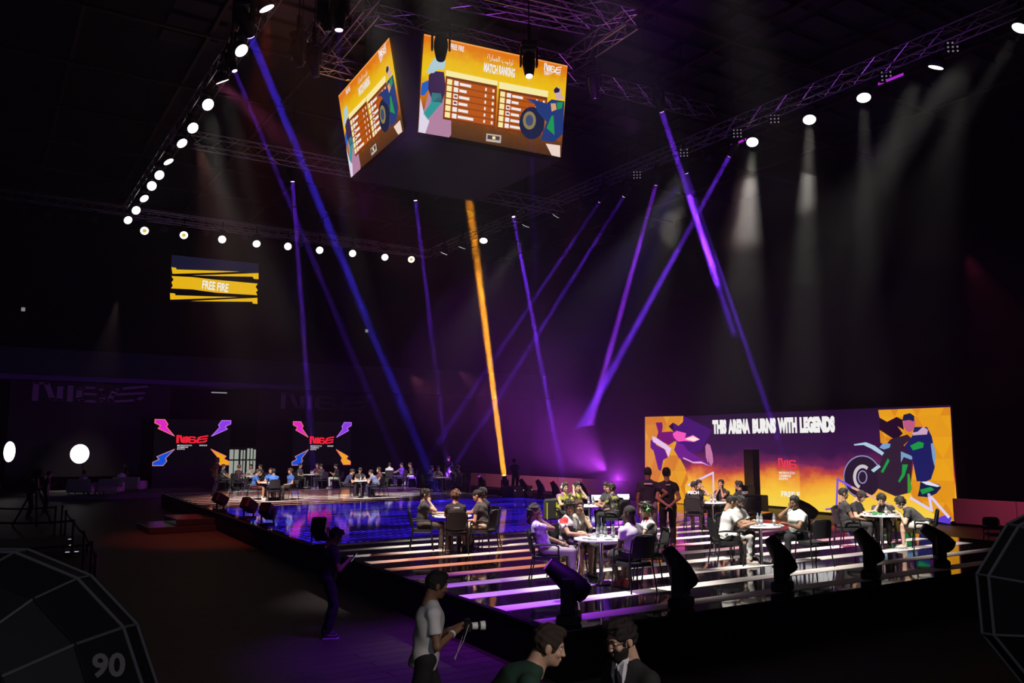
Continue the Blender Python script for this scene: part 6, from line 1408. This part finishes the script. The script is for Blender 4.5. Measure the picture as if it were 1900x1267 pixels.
softdisc(148, 842, .62, 60.2, 'round glowing softbox above the pale armchairs', yaw_of(0, 1) + .0, None)
softdisc(17, 838, .62, 58.5, 'round softbox seen at a slant at the left frame edge', yaw_of(0, 1) + 1.62, None, 0.0)
# broadcast camera on a tripod and its operator
p = onz(62, 975, .004); t = thing('broadcast_camera', 'big broadcast camera on a tall tripod behind the rope posts', 'camera', tuple(p))
for k in range(3): a = .6 + k * 2.094; MB().tube([(0, 0, 1.55), (.75 * math.cos(a), .75 * math.sin(a), 0)], .035, 6).build('tripod_leg', black_metal, t)
MB().tube([(0, 0, 1.3), (0, 0, 1.75)], .06, 8).build('tripod_head', black_metal, t); MB().box(-.16, .16, -.35, .4, 1.75, 2.1, bev=.04).build('camera_body', black_metal, t); MB().lathe([(.09, .4), (.12, .75)], 14, Matrix.Translation((0, 0, 1.92)) @ Matrix.Rotation(-math.pi / 2, 4, 'X')).build('lens_barrel', black_metal, t, True)
person('camera operator in black behind the tall tripod', tuple(onz(52, 962, .004)), yaw_of(.6, .5), sit=False, lh='phone', rh='phone', shirt=(.02, .02, .022), skin='tan', res=.025, H=1.85)
person('dark figure standing beside the broadcast camera', tuple(onz(82, 950, .004)), yaw_of(.6, .5), sit=False, lh='phone', rh='hang', shirt=(.02, .02, .022), skin='tan', res=.025, H=1.85)
pr = jersey('bright_print', (.25, .10, .04), (.35, .12, .02), (.05, .15, .3), 12)
for i, (x, y) in enumerate(((66, 900), (87, 901))):
    p = onz(x, y + 9, .254); t = thing('pennant', ('small orange and white printed pennant beside the tripod', 'small orange and blue printed pennant left of the sofas')[i], 'pennant', tuple(p)); MB().slab([(-.2, 0), (.2, 0), (.17, .8), (0, 1.1), (-.17, .8)], 0, .03, plane_mat((0, 0, 0), (RX, RY, 0), (0, 0, 1))).build('print', pr, t)
# rope posts with belts
post_m = mat('post_maroon', (.10, .05, .06), .35, .4)
tops = [(104, 938), (116, 937), (123, 946), (137, 963), (157, 985), (171, 1004), (178, 1026)]; PP = []
for i, (x, y) in enumerate(tops):
    p = onz(x, y, 1.0); PP.append(p); t = thing('rope_post', 'dark metal rope post in the queue line, %s from the far end' % where(i, 7), 'post', (p.x, p.y, .004), 0, 'rope posts by the floor')
    MB().lathe([(.17, 0), (.17, .02), (.05, .05)], 16).build('base', post_m, t); MB().lathe([(.032, .04), (.032, .92)], 12).build('pole', post_m, t); MB().lathe([(.04, .90), (.04, .99), (.03, 1.0)], 12).build('post_head', post_m, t)
def belt(a, b_, lab):
    mb = MB(); pts = []
    for k in range(9): s_ = k / 8; q = a.lerp(b_, s_); pts.append((q.x - a.x, q.y - a.y, .95 - .25 * s_ * (1 - s_)))
    d = (b_ - a); d.z = 0; n_ = Vector((-d.y, d.x, 0)).normalized() * .006; vs = []
    for q in pts:
        for sx, sz_ in ((1, .028), (1, -.028), (-1, -.028), (-1, .028)): vs.append((q[0] + n_.x * sx, q[1] + n_.y * sx, q[2] + sz_))
    f = [(i * 4 + k, i * 4 + (k + 1) % 4, i * 4 + 4 + (k + 1) % 4, i * 4 + 4 + k) for i in range(8) for k in range(4)]; mb.add(vs, f)
    o = mb.build('rope_belt', mat('belt_black', (.012, .012, .014), .7)); o.location = (a.x, a.y, .004); tag(o, lab, 'belt', 'belts between rope posts')
for i, (a, b_) in enumerate(((2, 3), (3, 4), (4, 5), (5, 6))): belt(PP[a], PP[b_], 'black belt sagging between the %s and %s rope posts' % (where(a, 7), where(b_, 7)))
belt(PP[3] + Vector((RX, RY, 0)) * -2.9, PP[3], 'long black belt running left from the fourth rope post'); belt(PP[0] + Vector((RX, RY, 0)) * -2.6, PP[0], 'long black belt running left from the first rope post')
for i, (x, y) in enumerate(((130, 1000), (132, 1011), (125, 1024), (142, 1023))):
    p = onz(x, y, .3); t = thing('puck_light', 'small white puck light on the dark rack beside the rope posts, %s from the top' % where(i, 4), 'lamp', (p.x, p.y, p.z - .05), 0, 'puck lights'); MB().lathe([(.07, 0), (.08, .03), (.07, .045)], 14).build('housing', black_metal, t); MB().lathe([(.055, .045), (.05, .05)], 14).build('light_face', glow('puck_white', (.8, .75, .85), 1.0), t)
p = onz(131, 1015, 0); t = thing('equipment_table', 'dark equipment table behind the rope posts carrying small lights', 'table', (p.x - .4, p.y - .6, .004)); MB().box(-1.7, .75, -1.2, 1.6, .18, .24, bev=.01).build('table_top', black_metal, t)
for kx in (-1.6, .65):
    for ky in (-1.1, 1.5): MB().box(kx - .03, kx + .03, ky - .03, ky + .03, 0, .18).build('leg', black_metal, t)

# ------------------------------------------------------------------ two big black softboxes near the viewer
fab = mat('softbox_fabric', (.016, .016, .021), .65, bump=.5, bscale=5); pip = mat('piping_grey', (.22, .22, .25), .6)
def softbox(px, py, depth, rad, n, axis, lab, rot0=0.0, squash=1.0, rings=((1.0, 0), (.985, .10), (.86, .32), (.60, .50), (.25, .60))):
    p = ond(px, py, depth); ax = (Vector((RX, RY, 0)) * axis[0] + Vector((HX, HY, 0)) * axis[1] + Vector((0, 0, 1)) * axis[2]).normalized()
    t = thing('softbox', lab, 'lamp', tuple(p)); R = ax.to_track_quat('Z', 'Y').to_matrix().to_4x4(); t.matrix_world = Matrix.Translation(p) @ R
    V3 = [[(rad * r_ * math.cos(rot0 + 2 * math.pi * k / n), rad * r_ * math.sin(rot0 + 2 * math.pi * k / n) * squash, rad * z) for k in range(n)] for r_, z in rings]
    for k in range(n):
        mb = MB(); vs = []; 
        for j in range(len(rings)): vs += [V3[j][k], V3[j][(k + 1) % n]]
        mb.add(vs, [(2 * j, 2 * j + 1, 2 * j + 3, 2 * j + 2) for j in range(len(rings) - 1)]); o = mb.build('fabric_panel', fab, t)
        mb = MB(); mb.tube([V3[j][k] for j in range(len(rings))], .004, 5); mb.build('rib_seam', pip, t)
    for j in range(len(rings) - 1): MB().tube(V3[j], .0045, 5, close=True).build('piping', pip if j < 2 else fab, t)
    MB().lathe([(rad * rings[-1][0] * .98, rad * rings[-1][1] - .01), (.06, rad * rings[-1][1] + .03)], 16).build('speed_ring', black_metal, t)
    MB().lathe([(rad * .98, -.01), (rad * .98, .0)], n, Matrix.Diagonal((1, squash, 1, 1)) @ Matrix.Rotation(rot0, 4, 'Z')).build('diffuser', fab, t); return t, R, p
sb, R, p = softbox(2062, 1115, 2.3, .385, 12, (.10, -1, .05), 'black faceted softbox with grey piping at the right frame edge', .26, .74)
sb2, R2, p2_ = softbox(-60, 1335, 2.2, .50, 16, (-.1, -1, .12), 'black domed softbox marked 90 at the lower left corner', .2, .84)
d = ray(202, 1243); base = ond(170, 1258, 1.83); top_ = ond(172, 1212, 1.83); rgt = ond(232, 1256, 1.83)
me, bb = text_mesh('90', 1.0, .03); me.materials.append(mat('print_grey', (.34, .30, .30), .7)); o = bpy.data.objects.new('printed_number', me); link(o, sb2)
h_ = (top_ - base).length; w__ = (rgt - base).length; o.matrix_world = plane_mat(tuple(base), tuple(rgt - base), tuple(top_ - base)) @ Matrix.Diagonal((w__ / (bb[1] - bb[0]), h_ / (bb[3] - bb[2]), 1, 1)) @ Matrix.Translation((-bb[0], -bb[2], 0))
o.matrix_parent_inverse = Matrix(); o.matrix_local = (Matrix.Translation(p2_) @ R2).inverted() @ (plane_mat(tuple(base), tuple(rgt - base), tuple(top_ - base)) @ Matrix.Diagonal((w__ / (bb[1] - bb[0]), h_ / (bb[3] - bb[2]), 1, 1)) @ Matrix.Translation((-bb[0], -bb[2], 0)))
for q_, lab in ((p, 'black light stand holding the right softbox'), (p2_, 'black light stand holding the softbox marked 90')):
    t = thing('light_stand', lab, 'stand', (q_.x, q_.y, .004)); MB().tube([(0, 0, .5), (0, 0, q_.z - .05)], .018, 8).build('pole', black_metal, t)
    for k in range(3): a = k * 2.094; MB().tube([(0, 0, .7), (.4 * math.cos(a), .4 * math.sin(a), 0)], .012, 5).build('leg', black_metal, t)
